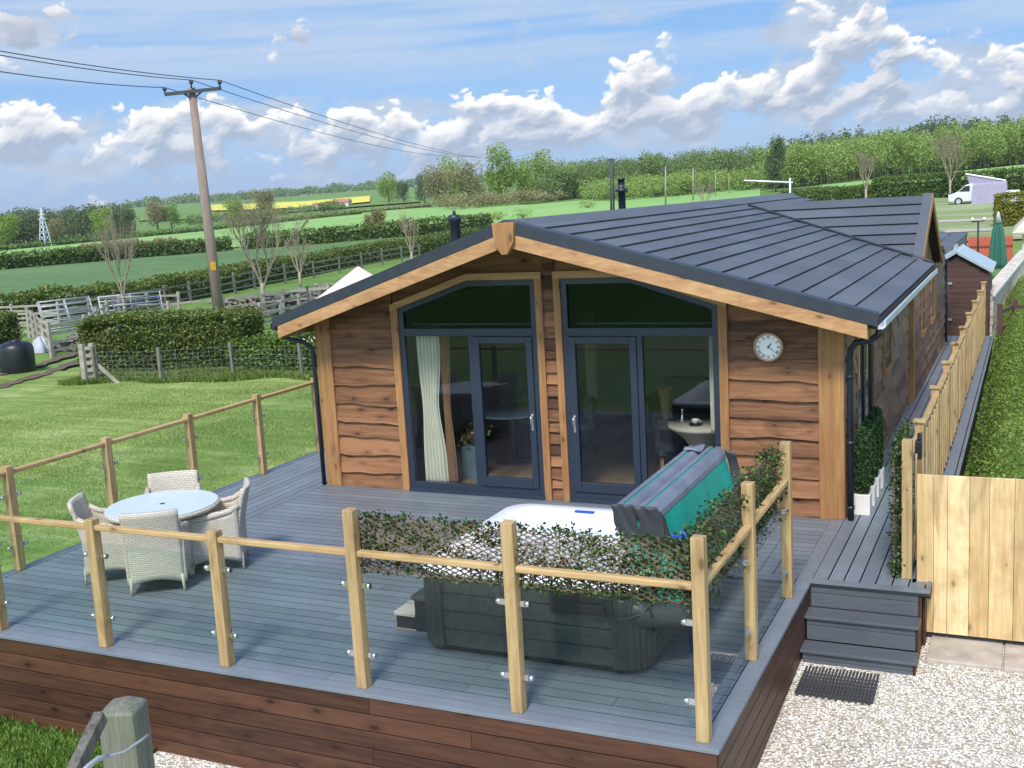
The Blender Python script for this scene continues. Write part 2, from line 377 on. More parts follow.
def weave():
    m, nt, b, o = newmat('wicker weave'); q = NT(nt)
    br = nt.nodes.new('ShaderNodeTexBrick'); v = q.coord((1, 1, 1))
    sp = nt.nodes.new('ShaderNodeSeparateXYZ'); nt.links.new(v, sp.inputs[0]); cb = nt.nodes.new('ShaderNodeCombineXYZ')
    q.put(q.math('ADD', sp.outputs[0], sp.outputs[1]), cb.inputs[0]); q.put(sp.outputs[2], cb.inputs[1]); nt.links.new(cb.outputs[0], br.inputs[0])
    br.inputs['Scale'].default_value = 1; br.inputs['Brick Width'].default_value = .055; br.inputs['Row Height'].default_value = .020; br.inputs['Mortar Size'].default_value = .0035; br.inputs['Mortar Smooth'].default_value = .6
    br.inputs['Color1'].default_value = (.60, .54, .45, 1); br.inputs['Color2'].default_value = (.52, .47, .39, 1); br.inputs['Mortar'].default_value = (.30, .265, .21, 1)
    nt.links.new(br.outputs[0], b.inputs['Base Color']); b.inputs['Roughness'].default_value = .6
    q.bump(q.math('SUBTRACT', 1.0, br.outputs['Fac']), .6, .004, b); return m
M['weave'] = weave()
def gravelmat():
    m, nt, b, o = newmat('pale gravel'); q = NT(nt); v = q.coord(); d = q.voro(v, 34); c = q.voro(v, 34, out='Color'); big = q.noise(v, .9, 5)
    sp = nt.nodes.new('ShaderNodeSeparateColor'); nt.links.new(c, sp.inputs[0])
    col = q.ramp(sp.outputs[0], [(.0, (.44, .38, .29)), (.3, (.62, .57, .48)), (.7, (.75, .72, .65)), (1, (.86, .84, .79))])
    col = q.mix(q.rng(big, .55, .72, 0, .45), col, (.32, .25, .18)); col = q.mix(q.rng(d, .42, .66, 0, .6), col, (.22, .18, .14))
    q.put(col, b.inputs['Base Color']); b.inputs['Roughness'].default_value = .9; q.bump(q.math('SUBTRACT', 1.0, d), 1.0, .02, b); return m
M['gravel'] = gravelmat()
def stonemat():
    m, nt, b, o = newmat('gravel stones'); q = NT(nt); isd = q.island()
    q.put(q.ramp(isd, [(0, (.46, .38, .28)), (.2, (.64, .58, .48)), (.6, (.78, .74, .66)), (1, (.88, .86, .81))]), b.inputs['Base Color']); b.inputs['Roughness'].default_value = .85; return m
M['stones'] = stonemat()
M['lawn'] = grassmat('mown lawn', (.095, .155, .030), (.185, .265, .062), (.38, .42, .17), .6, streak=(.35, 2.0, R(14)), fine=8)
M['land'] = grassmat('pasture', (.090, .165, .036), (.14, .24, .055), (.20, .30, .09), .06, fine=1.5)
M['fielddark'] = grassmat('dark green pasture', (.085, .150, .055), (.11, .19, .068), (.14, .225, .08), .05, fine=.8)
M['fieldbright'] = grassmat('bright green crop', (.20, .36, .10), (.245, .42, .125), (.29, .46, .155), .02, fine=.6)
M['fieldolive'] = grassmat('olive field', (.13, .20, .05), (.17, .24, .06), (.22, .28, .08), .02, fine=.6)
M['rape'] = grassmat('oilseed rape in flower', (.52, .48, .08), (.66, .60, .10), (.74, .67, .14), .03, fine=.8)
M['pitch'] = grassmat('camping field', (.14, .20, .07), (.22, .28, .11), (.46, .46, .32), .05, streak=(.02, .45, R(-4)), fine=2)
M['bank'] = grassmat('rough bank grass', (.045, .10, .015), (.12, .20, .03), (.26, .35, .07), .8, fine=11, soil=((.06, .05, .03), 1.6, .56))
M['hedge'] = leafmat('clipped hedge leaves', [(.045, .085, .016), (.075, .130, .026), (.12, .185, .040), (.19, .24, .07)], .25)
M['hedgetop'] = leafmat('hedge leaves with bronze tips', [(.045, .080, .015), (.080, .130, .024), (.13, .175, .040), (.24, .23, .08)], .25)
M['fresh'] = leafmat('fresh spring leaves', [(.12, .21, .035), (.20, .32, .05), (.30, .44, .07), (.42, .54, .12)], .4)
M['larch'] = leafmat('larch needles', [(.15, .23, .055), (.24, .35, .085), (.34, .47, .12), (.44, .55, .18)], .4)
M['pine'] = leafmat('pine needles', [(.060, .095, .045), (.090, .135, .060), (.13, .175, .080), (.19, .22, .11)], .3)
M['bronze'] = leafmat('budding bronze leaves', [(.15, .14, .075), (.24, .22, .11), (.33, .29, .14), (.40, .36, .18)], .3)
M['ivy'] = leafmat('artificial ivy leaves', [(.012, .018, .008), (.020, .032, .012), (.040, .080, .020), (.13, .21, .06)], .15, .35)
M['topiary'] = leafmat('box topiary leaves', [(.010, .035, .010), (.022, .070, .018), (.04, .11, .03), (.08, .16, .05)], .1)
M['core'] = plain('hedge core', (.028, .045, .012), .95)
M['willow'] = plain('willow lattice', (.20, .13, .075), .8, var=.3)
M['golden'] = leafmat('golden hedge leaves', [(.10, .13, .02), (.19, .21, .035), (.32, .30, .05), (.44, .37, .07)], .25)
M['fresh2'] = leafmat('mid green leaves', [(.035, .075, .012), (.07, .14, .02), (.13, .21, .035), (.24, .30, .08)], .3)
M['mixed'] = leafmat('mixed wood leaves', [(.08, .135, .045), (.13, .20, .065), (.20, .29, .09), (.30, .40, .13)], .35)
M['lawnblade'] = leafmat('lawn blades', [(.20, .28, .062), (.29, .38, .10), (.38, .46, .14), (.55, .56, .28)], .35)
M['bankleaf'] = leafmat('bank weeds', [(.06, .10, .02), (.12, .19, .035), (.21, .31, .06), (.36, .44, .13)], .35)
M['blade'] = leafmat('grass blades', [(.04, .095, .015), (.08, .17, .022), (.13, .25, .038), (.22, .33, .08)], .3)
M['deadgrass'] = leafmat('rough grass blades', [(.06, .12, .02), (.11, .20, .03), (.20, .28, .06), (.34, .36, .14)], .3)

# ================================================================== SKY (clouds as a far backdrop)
def cloud_field(ray):
    """clouds over the visible part of the sky, as a function of direction (azimuth, elevation in degrees)"""
    az = np.arange(-66, 14.01, .07); el = np.arange(-1.5, 20.01, .07); A, E = np.meshgrid(az, el)
    r = np.random.default_rng(11)
    def vnoise(x, y, s):
        g = np.random.default_rng(s).random((256, 256)); xi = np.floor(x).astype(int); yi = np.floor(y).astype(int); fx, fy = x-xi, y-yi
        fx = fx*fx*fx*(fx*(fx*6-15)+10); fy = fy*fy*fy*(fy*(fy*6-15)+10); G = lambda i, j: g[(xi+i) % 256, (yi+j) % 256]
        return (G(0, 0)*(1-fx)+G(1, 0)*fx)*(1-fy)+(G(0, 1)*(1-fx)+G(1, 1)*fx)*fy
    def fbm(x, y, s, o=6, g=.5):
        t = 0; a = 1; n = 0
        for k in range(o): t = t+a*vnoise(x*2**k+k*17.3, y*2**k+k*9.1, s+k); n += a; a *= g
        return t/n
    def worley(x, y, s):
        gx = np.random.default_rng(s).random((128, 128)); gy = np.random.default_rng(s+1).random((128, 128)); xi = np.floor(x).astype(int); yi = np.floor(y).astype(int); d = np.full(x.shape, 9.)
        for i in (-1, 0, 1):
            for j in (-1, 0, 1):
                a, b = xi+i, yi+j; px = a+gx[a % 128, b % 128]; py = b+gy[a % 128, b % 128]; d = np.minimum(d, (x-px)**2+(y-py)**2)
        return np.sqrt(d)
    # perspective: clouds get smaller towards the horizon
    X, Y = A*.42, E*.55
    wx = (fbm(X*1.4, Y*1.4, 50, 4)-.5)*1.1; wy = (fbm(X*1.4+9, Y*1.4+4, 60, 4)-.5)*1.1
    bil = 0; a = 1; n = 0
    for k, f in enumerate((1.1, 2.3, 4.7, 9.5)): bil = bil+a*(1-np.minimum(1, worley((X+wx*.5)*f+k*7, (Y+wy*.5)*f*1.1+k*3, 100+k*2)*1.15)**1.3); n += a; a *= .55
    bil /= n; base = fbm(X*.8+wx*.4, Y*.9+wy*.4, 7, 7, .55)
    den = .5+(.62*(base-.5)+.48*(bil-bil.mean()))*1.75
    def px(u, v): d = ray(u, v); return math.degrees(math.atan2(d[0], d[1])), math.degrees(math.asin(d[2]))
    S = 1110*math.pi/180
    heaps = [(20, 128, 55, 24, .42), (95, 140, 45, 20, .30), (60, 160, 90, 18, .25), (140, 128, 40, 16, .20), (205, 118, 36, 26, .40), (165, 148, 60, 16, .32), (255, 118, 34, 20, .36), (310, 128, 40, 26, .36), (370, 122, 40, 22, .36), (330, 148, 70, 14, .28),
             (425, 135, 40, 18, .26), (475, 118, 30, 22, .40), (520, 112, 26, 22, .38), (500, 140, 70, 16, .34), (580, 130, 34, 16, .28), (655, 92, 38, 26, .42), (625, 125, 70, 18, .32), (690, 118, 40, 16, .25), (735, 78, 32, 20, .28), (700, 135, 60, 12, .28),
             (820, 20, 42, 38, .52), (800, 65, 34, 20, .42), (850, 8, 30, 24, .4), (780, 85, 30, 14, .25), (885, 30, 26, 20, .30), (928, 52, 28, 16, .38), (845, 98, 62, 13, .42), (800, 112, 40, 12, .25), (960, 88, 50, 18, .42), (1010, 75, 34, 30, .50), (985, 100, 60, 14, .36), (915, 112, 50, 10, .22),
             (40, 200, 40, 10, .22), (350, 180, 120, 8, .10), (30, 25, 42, 20, .34), (298, 38, 20, 9, .27), (320, 172, 30, 8, .12)]
    holes = [(110, 85, 130, 16, .4), (300, 78, 160, 14, .3), (540, 70, 80, 20, .3), (230, 195, 300, 12, .12), (735, 40, 30, 40, .15), (930, 15, 60, 20, .4), (700, 60, 40, 14, .2), (740, 150, 60, 12, .2), (600, 165, 100, 10, .15)]
    bias = np.zeros_like(A)
    for u, v, w, h, g in heaps: a0, e0 = px(u, v); bias += g*np.exp(-((A-a0)*S/w)**2-((E-e0)*S/h)**2)
    for u, v, w, h, g in holes: a0, e0 = px(u, v); bias -= g*np.exp(-((A-a0)*S/w)**2-((E-e0)*S/h)**2)
    bias = np.minimum(bias*.72, .31)-.13*np.clip((E-6.5)/1.5, 0, 1)*(bias < .12)
    x = den+bias-.675
    # outside of the photographed part: fair weather heaps
    gyE = np.clip((np.roll(x, 9, 0)-np.roll(x, -9, 0))*2.2, 0, 1)          # upper edges crisp, bases soft
    cov = np.clip((x+.03*(1-gyE))/(.06+.16*(1-gyE)), 0, 1); cov = cov*cov*(3-2*cov)
    def blur(q, n):
        for ax in (0, 1):
            c = np.cumsum(np.concatenate([np.repeat(q.take([0], ax), n, ax), q, np.repeat(q.take([-1], ax), n+1, ax)], ax), ax)
            q = (c.take(range(2*n+1, 2*n+1+q.shape[ax]-0), ax, mode='clip')-c.take(range(0, q.shape[ax]), ax))/(2*n+1)
        return q
    th = np.clip(blur(x, 2)*.5+blur(x, 5)*.5, 0, .5); xb = blur(x, 4)
    # light from above left: thickness of cloud above dims what lies below
    step = 3; acc = np.zeros_like(th); sh = th.copy()
    for k in range(1, 15):
        s = k*step; q = np.zeros_like(th); q[:-s, :] = th[s:, :]; q = np.roll(q, int(s*.35), axis=1); acc += q*math.exp(-k*.16)
    lit = np.exp(-acc*2.6)
    gy, gx = np.gradient(xb); gy2, gx2 = np.gradient(x); rel = np.clip((-gy+gx*.5)*17+(-gy2+gx2*.5)*6.5, -.55, .6)
    lit = np.clip(.16+.66*lit+.55*rel, 0, 1.1)
    dist = np.clip((4.2-E)/4.2, 0, 1)
    hi = np.array([1.10, 1.08, 1.06]); lo = np.array([.43, .52, .67]); veil = np.array([.44, .58, .82])
    col = lo+(hi-lo)*(lit[..., None]**1.15)
    col = col*(1-.45*dist[..., None])+veil*(.45*dist[..., None])
    # dark little scud clouds up left
    for u, v, w, h in ((30, 28, 50, 22), (298, 38, 26, 12)):
        a0, e0 = px(u, v); k = np.exp(-((A-a0)*S/w)**2-((E-e0)*S/h)**2)[..., None]; col = col*(1-.8*k)+np.array([.43, .49, .62])*.8*k
    # thin streaked high cloud
    st = fbm(A*.05+E*.06, E*.55-A*.02, 200, 6, .55); st2 = fbm(A*.02, E*1.3-A*.03, 230, 5, .5)
    sa = np.clip((st*.6+st2*.4-.40)/.18, 0, 1)*np.clip((E-5.2)/2.2, 0, 1)*.80
    # grey blue veil low down under the heaps
    va = np.clip((4.4-E)/3.2, 0, 1)*(.40+.35*fbm(A*.12, E*.7, 300, 5))
    sc = np.array([.56, .68, .87])
    bk = fbm(X*.9+wx*.3, Y*1.5+wy*.3, 400, 6, .55)+bias*.9-.02; bk = np.clip((bk-.53)/.22, 0, 1)*np.clip(E/1.2, 0, 1)*.78
    bt = (fbm(X*2, Y*3, 420, 5)-.5)[..., None]*.25+np.array([.56, .64, .77])
    al = 1-(1-sa)*(1-va); base_c = (sc*sa[..., None]*(1-va[..., None])+np.array([.36, .50, .76])*va[..., None])/np.maximum(al, 1e-4)[..., None]
    base_c = (base_c*(al*(1-bk))[..., None]+bt*bk[..., None]); al = 1-(1-al)*(1-bk); base_c = base_c/np.maximum(al, 1e-4)[..., None]
    out = base_c*(al*(1-cov))[..., None]+col*cov[..., None]; alpha = 1-(1-al)*(1-cov); out = out/np.maximum(alpha, 1e-4)[..., None]
    blue = np.array([.34, .54, .87])*(1-np.clip(E/7, 0, 1))[..., None]+np.array([.19, .41, .80])*np.clip(E/7, 0, 1)[..., None]
    al2 = 1-(1-alpha)*.12; out = (out*alpha[..., None]+blue*(al2-alpha)[..., None])/al2[..., None]; alpha = al2
    fe = np.clip((A+66)/4, 0, 1)*np.clip((14-A)/4, 0, 1)*np.clip((20-E)/5, 0, 1); alpha = alpha*fe
    return az, el, out, alpha

def sky_backdrop():
    az, el, col, al = cloud_field(ray); D = 9500.0; A, E = np.meshgrid(np.radians(az), np.radians(el)); ny, nx = A.shape
    P = np.stack([CAM[0]+D*np.cos(E)*np.sin(A), CAM[1]+D*np.cos(E)*np.cos(A), CAM[2]+D*np.sin(E)], -1).reshape(-1, 3)
    i = (np.arange(ny-1)[:, None]*nx+np.arange(nx-1)[None]).reshape(-1); idx = np.stack([i, i+1, i+nx+1, i+nx], 1).reshape(-1).astype(np.int32); n = len(i)
    me = bpy.data.meshes.new('sky'); me.vertices.add(len(P)); me.vertices.foreach_set('co', P.reshape(-1).astype(np.float32)); me.loops.add(n*4); me.loops.foreach_set('vertex_index', idx)
    me.polygons.add(n); me.polygons.foreach_set('loop_start', np.arange(0, n*4, 4, dtype=np.int32)); me.polygons.foreach_set('loop_total', np.full(n, 4, dtype=np.int32)); me.update(calc_edges=True)
    ca = me.color_attributes.new('cloud', 'FLOAT_COLOR', 'POINT'); ca.data.foreach_set('color', np.concatenate([col, al[..., None]], -1).reshape(-1).astype(np.float32))
    m = bpy.data.materials.new('clouds'); m.use_nodes = True; nt = m.node_tree
    for k in list(nt.nodes): nt.nodes.remove(k)
    o = nt.nodes.new('ShaderNodeOutputMaterial'); a = nt.nodes.new('ShaderNodeAttribute'); a.attribute_name = 'cloud'; e = nt.nodes.new('ShaderNodeEmission'); t = nt.nodes.new('ShaderNodeBsdfTransparent'); x = nt.nodes.new('ShaderNodeMixShader')
    nt.links.new(a.outputs['Color'], e.inputs[0]); e.inputs[1].default_value = 1.0/2**EXPO; nt.links.new(a.outputs['Alpha'], x.inputs[0]); nt.links.new(t.outputs[0], x.inputs[1]); nt.links.new(e.outputs[0], x.inputs[2]); nt.links.new(x.outputs[0], o.inputs[0])
    m.cycles.emission_sampling = 'NONE'; me.materials.append(m); ob = bpy.data.objects.new('sky', me); COL.objects.link(ob); struct(ob)
sky_backdrop()

# ================================================================== GROUND
def ground():
    rings = [0, 4, 8, 12, 16, 20, 25, 30, 36, 42, 50, 60, 75, 95, 120, 150, 190, 240, 300, 350, 400, 450, 600, 900, 1200, 1500, 2500, 4000, 5600]
    angs = sorted(set([a for a in range(-180, -60, 8)]+[a*.75 for a in range(-80, 14)]+[a for a in range(12, 180, 8)]))
    vs = []; fs = []; n = len(angs)
    for r in rings[1:]:
        for a in angs:
            x = CAM[0]+r*math.sin(R(a)); y = CAM[1]+r*math.cos(R(a)); vs.append((x, y, hz(x, y)-.02))
    c = len(vs); vs.append((CAM[0], CAM[1], hz(CAM[0], CAM[1])-.02))
    for i in range(len(rings)-2):
        for k in range(n): fs.append((i*n+k, (i+1)*n+k, (i+1)*n+(k+1) % n, i*n+(k+1) % n))
    for k in range(n): fs.append((c, k, (k+1) % n))
    m = MB(); m.add(vs, fs, True); struct(m.build('ground', M['land']))
ground()
def drape_quadstrip(name, A, B, mat, nu=60, nv=14, off=.05):
    """a sheet between two ground lines A and B given as pixel polylines, laid on the terrain"""
    def interp(P, t):
        xs = np.linspace(0, 1, len(P)); return np.interp(t, xs, [p[0] for p in P]), np.interp(t, xs, [p[1] for p in P])
    PA = [gp(*interp(A, i/nu)) for i in range(nu+1)]; PB = [gp(*interp(B, i/nu)) for i in range(nu+1)]
    def fn(s, t):
        i = round(s*nu); p = PA[i]*(1-t)+PB[i]*t; d = math.hypot(p[0]-CAM[0], p[1]-CAM[1])
        return (p[0], p[1], hz(p[0], p[1])+off+d*.0006)
    m = MB(); m.grid(fn, nu, nv); return struct(m.build(name, mat))
def patch(name, x0, x1, y0, y1, mat, step=.6, off=.006, wav=0):
    nx = max(2, int((x1-x0)/step)); ny = max(2, int((y1-y0)/step))
    def fn(s, t):
        x = x0+(x1-x0)*s; y = y0+(y1-y0)*t
        return (x, y, hz(x, y)+off+(wav*math.sin(x*2.3+y)*math.sin(y*1.9) if wav else 0))
    m = MB(); m.grid(fn, nx, ny); return struct(m.build(name, mat))
patch('lawn', -24, -2.2, -9, 12.4, M['lawn'], .5, .03, .012)
patch('gravel_path', .62, 12, -10.5, -1.6, M['gravel'], .4, .035)
patch('front_lawn', -8, .60, -10.5, -5.75, M['lawn'], .4, .035)
drape_quadstrip('far_field', [(-60, 273), (0, 267), (130, 256), (228, 249), (340, 238), (450, 229), (500, 225), (560, 219), (640, 211)], [(-60, 256), (0, 251), (130, 238), (228, 228), (300, 220), (360, 214), (430, 208), (500, 206), (560, 205)], M['fieldbright'], 70, 16)
drape_quadstrip('pasture_field', [(-60, 336), (60, 315), (150, 303), (230, 289), (330, 269), (400, 256), (470, 243)], [(-60, 277), (0, 271), (130, 260), (228, 252), (340, 241), (400, 236), (490, 229)], M['fielddark'], 60, 14)
drape_quadstrip('hill_field', [(500, 222), (560, 217), (620, 212), (700, 205), (760, 200)], [(500, 208), (560, 203), (620, 198), (700, 193), (760, 189)], M['fieldbright'], 40, 10)
drape_quadstrip('upper_field', [(820, 193), (900, 187), (1000, 181), (1080, 176)], [(820, 186), (880, 180), (960, 172), (1040, 164)], M['fieldbright'], 40, 8)
drape_quadstrip('rape_field', [(205, 212), (260, 210.5), (320, 208), (370, 203)], [(205, 206), (260, 204.5), (310, 202), (370, 197)], M['rape'], 40, 6, .4)
drape_quadstrip('ridge_field', [(140, 222), (220, 219), (330, 210), (420, 203)], [(140, 219), (220, 214.5), (330, 208), (420, 200)], M['fieldolive'], 40, 6, .3)
drape_quadstrip('camping_field', [(860, 246), (940, 243), (1030, 240), (1080, 240)], [(800, 207), (900, 200), (1000, 194), (1080, 190)], M['pitch'], 30, 24, .04)
# pale gravel pitches on the camping field
def pitch_strip(pts, w):
    m = MB(); P = [gp(*p) for p in pts]
    for a, b in zip(P[:-1], P[1:]):
        k = 6
        for i in range(k):
            p = a+(b-a)*i/k; q = a+(b-a)*(i+1)/k
            m.add([(p[0], p[1]-w/2, hz(p[0], p[1]-w/2)+.12), (q[0], q[1]-w/2, hz(q[0], q[1]-w/2)+.12), (q[0], q[1]+w/2, hz(q[0], q[1]+w/2)+.12), (p[0], p[1]+w/2, hz(p[0], p[1]+w/2)+.12)], [(0, 1, 2, 3)])
    struct(m.build('gravel_lane', M['slab']))
pitch_strip([(938, 223), (1000, 220)], 2.6); pitch_strip([(945, 233), (992, 231)], 2.4)
# earth ruts of the track
for a in (((-6, 377), (40, 366), (86, 351)), ((-6, 390), (45, 375), (92, 358))):
    P = [gp(*p) for p in a]; m = MB(); n = 80
    pts = []
    for i in range(n+1):
        t = i/n*2; k = min(1, int(t)); s = t-k; p = P[k]*(1-s)+P[k+1]*s; pts.append(p)
    vs = []
    for i, p in enumerate(pts):
        d = pts[min(i+1, n)]-pts[max(i-1, 0)]; nrm = np.array([-d[1], d[0]])/math.hypot(d[0], d[1]); w = .24+.06*math.sin(i*.55)+.05*math.sin(i*.21+1)
        for sgn in (-1, 1): x, y = p[0]+nrm[0]*w*sgn, p[1]+nrm[1]*w*sgn; vs.append((x, y, hz(x, y)+.06))
    m.add(vs, [(2*i, 2*i+1, 2*i+3, 2*i+2) for i in range(n)]); struct(m.build('track_rut', M['track']))

# ================================================================== DECK
DX0, DX1, DY0 = -2.76, 5.725, -5.68
def deck():
    t = thing('raised_deck', 'large grey composite board deck with dark brown plank sides around the lodge', 'deck', (1.5, -2.8, hz(1.5, -3)))
    m = MB(); y = DY0+.145; pw = .142
    while y < -2.25:
        xs = [DX0+.15, -.9+1.3*(round(y/pw) % 3), 2.4+1.2*(round(y/pw) % 3), DX1-.15]
        for a, b in zip(xs[:-1], xs[1:]): m.box((a+.002, y, -.022), (b-.002, y+pw-.008, 0))
        y += pw
    while y < -.02:
        m.box((-1.332, y, -.022), (DX1-.15, y+pw-.008, 0)); y += pw
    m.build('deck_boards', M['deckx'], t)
    m = MB(); x = DX0+.15
    while x < -1.35:
        m.box((x, -2.22, -.022), (x+pw-.008, 2.0, 0)); x += pw
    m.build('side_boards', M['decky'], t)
    m = MB(); x = 5.60; pw2 = .147
    m.box((DX1-.147, -2.08, -.022), (DX1-.006, -.02, 0)); x = DX1
    while x < 6.70:
        m.box((x, -2.07, -.022), (x+pw2-.013, 15.6, 0)); x += pw2
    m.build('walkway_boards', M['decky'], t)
    m = MB(); m.box((DX0, DY0, -.03), (DX1, DY0+.14, .003)); m.build('edge_board', M['deckedge'], t, bevel=.004)
    m = MB(); m.box((DX1-.144, DY0+.144, -.03), (DX1, -2.22, .003)); m.build('edge_board', M['deckedge'], t, bevel=.004)
    m = MB(); m.box((DX0, DY0+.144, -.03), (DX0+.144, 2.0, .003)); m.build('edge_board', M['decky'], t, bevel=.004)
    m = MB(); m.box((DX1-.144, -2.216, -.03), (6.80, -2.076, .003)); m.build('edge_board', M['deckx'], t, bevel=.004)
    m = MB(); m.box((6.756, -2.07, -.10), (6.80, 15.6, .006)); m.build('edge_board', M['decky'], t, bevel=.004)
    # skirts
    m = MB(); z = -.033; k = 0
    while z > -1.05:
        for (a, b) in ((DX0+.02, 2.9+.9*(k % 3)), (2.9+.9*(k % 3)+.003, DX1-.02)): m.box((a, DY0+.012, z-.138), (b, DY0+.04, z))
        z -= .146; k += 1
    m.build('plank_skirt', M['skirt'], t, bevel=.004)
    for xa, xb, ye in ((DX1-.04, DX1-.012, -2.22), (DX0+.012, DX0+.04, 2.0)):
        m = MB(); z = -.033
        while z > -1.05: m.box((xa, DY0+.041, z-.138), (xb, ye, z)); z -= .146
        m.build('plank_skirt', M['skirty'], t, bevel=.004)
    m = MB(); m.box((6.73, -2.06, -.85), (6.752, 15.6, -.03)); m.build('side_skirt', M['skirty'], t)
    m = MB(); m.box((DX0+.1, DY0+.06, -.9), (DX1-.06, -2.25, -.04)); m.box((-1.2, -2.2, -.9), (6.72, -.0, -.04)); m.build('frame_joists', M['soffit'], t)
deck()
def steps():
    t = thing('deck_steps', 'three dark grey composite steps down from the deck to the gravel', 'steps', (6.2, -2.5, -.72))
    x0, x1 = DX1+.003, 6.70; ys = [-2.216, -2.46, -2.70]; zs = [0, -.235, -.475]
    for i in (1, 2):
        m = MB(); m.box((x0-.02 if i else x0, ys[i]-.015, zs[i]-.03), (x1+.03, ys[i-1]-.002, zs[i])); m.build('tread', M['step'], t, bevel=.006)
    for i in range(3):
        m = MB(); zb = zs[i+1] if i < 2 else -.80
        zm = zs[i]-.033-.062
        m.box((x0, ys[i]+.012, zm+.002), (x1, ys[i]+.032, zs[i]-.032)); m.box((x0, ys[i]+.014, zb+.001), (x1, ys[i]+.032, zm-.003)); m.build('riser', M['step'], t, bevel=.003)
    poly = [(ys[0]+.5, -.85), (ys[0]+.5, -.04), (ys[0]+.01, -.04), (ys[0]+.01, zs[1]-.04), (ys[1]+.01, zs[1]-.04), (ys[1]+.01, zs[2]-.04), (ys[2]+.01, zs[2]-.04), (ys[2]+.01, -.85)]
    m = MB(); m.prism(poly, 0, x1+.002, x1+.024); m.build('side_board', M['skirty'], t, bevel=.003)
steps()
def doormat():
    m = MB(); a = Vector((5.79, -2.74, -.665)); w, h = .66, .5
    for i in range(22):
        x = i*.03
        m.box((5.775+x, -3.30, -.70), (5.775+x+.021, -2.735, -.668+.004*(i % 2)))
    for j in range(9): m.box((5.772, -3.29+j*.066, -.702), (6.435, -3.29+j*.066+.028, -.674))
    for i in range(12): m.box((5.79+i*.055, -2.742, -.70), (5.81+i*.055, -2.712, -.68)); m.box((5.79+i*.055, -3.325, -.70), (5.81+i*.055, -3.295, -.68))
    o = m.build('doormat', M['mat'], bevel=.003); tag(o, 'black ribbed rubber doormat lying on the gravel below the steps', 'doormat')
    o.location.z = hz(6.1, -3)+.72
doormat()
for k, (a, b) in enumerate(((6.79, 7.42), (7.435, 8.05))):
    m = MB(); z = hz(7, -1.8); m.box((a, -2.40, z-.02), (b, -1.70, z+.06)); o = m.build('paving_slab', M['slab'], bevel=.012)
    tag(o, ['pale buff paving slab beside the steps under the pine gate', 'pale buff paving slab at the right edge of the photo under the gate'][k], 'paving slab')
def gravel_stones():
    n = 15000; x = rng.uniform(5.70, 9.0, n); y = rng.uniform(-6.6, -2.0, n)
    ok = ~((x < 6.74) & (y > -2.72)) & ~((x > 6.77) & (y > -2.42)) & ~((x < 5.74)) & ~((x < 6.46) & (x > 5.76) & (y > -3.34) & (y < -2.7))
    x, y = x[ok], y[ok]
    x2 = rng.uniform(.62, 5.7, 3500); y2 = rng.uniform(-6.6, -5.70, 3500); x = np.concatenate([x, x2]); y = np.concatenate([y, y2]); n = len(x)
    z = np.array([hz(a, b) for a, b in zip(x, y)])+.042
    # squashed irregular six-cornered stones
    base = np.array([[1, 0, 0], [-1, 0, 0], [0, 1, 0], [0, -1, 0], [0, 0, 1], [0, 0, -1]], float)
    tri = [(0, 2, 4), (2, 1, 4), (1, 3, 4), (3, 0, 4), (2, 0, 5), (1, 2, 5), (3, 1, 5), (0, 3, 5)]
    s = rng.uniform(.007, .017, (n, 1, 1))*np.array([1.25, 1, .7])[None, None, :]*rng.uniform(.7, 1.3, (n, 1, 3))
    ang = rng.uniform(0, 6.28, n); V = base[None]*rng.uniform(.8, 1.2, (n, 6, 1))*s
    V = V+V[:, :, ::-1]*0
    ca, sa = np.cos(ang)[:, None], np.sin(ang)[:, None]
    tilt = rng.uniform(-.5, .5, n)[:, None]
    X = V[..., 0]*ca-V[..., 1]*sa; Y = V[..., 0]*sa+V[..., 1]*ca; Z = V[..., 2]+X*tilt
    P = np.stack([X+x[:, None], Y+y[:, None], Z+z[:, None]], -1)
    me = bpy.data.meshes.new('gravel_stones'); me.vertices.add(n*6); me.vertices.foreach_set('co', P.reshape(-1).astype(np.float32))
    idx = (np.array(tri)[None]+np.arange(n)[:, None, None]*6).reshape(-1); me.loops.add(len(idx)); me.loops.foreach_set('vertex_index', idx.astype(np.int32))
    k = n*8; me.polygons.add(k); me.polygons.foreach_set('loop_start', np.arange(0, k*3, 3, dtype=np.int32)); me.polygons.foreach_set('loop_total', np.full(k, 3, dtype=np.int32))
    me.update(calc_edges=True); me.materials.append(M['stones']); o = finish('gravel_stones', me)
    tag(o, 'loose pale gravel stones around the deck and steps', 'gravel', kind='stuff')
gravel_stones()

# ================================================================== LODGE
XL, XR, XM = -1.29, 5.685, 2.2
RZ, SL = 3.515, .30                     # ridge height, roof slope
YA, YE = -1.16, -.42                    # prow: apex and eave front edge
XE0, XE1 = -1.70, 6.13
YB = 15.3
def zr(x): return RZ-SL*abs(x-XM)
def yf(x): return YE+(YA-YE)*max(0, 1-abs(x-XM)/((XE1-XE0)/2))
WX, WC, WZ, WS = 5.93, 9.1, 3.44, .52   # wing roof: gable plane, ridge y, ridge height, slope
WY0, WY1 = 6.65, 11.55
LG = thing('timber_lodge', 'single storey timber lodge with wavy edged brown cladding and dark grey tiled roof', 'lodge', (2.2, 7, -.72))

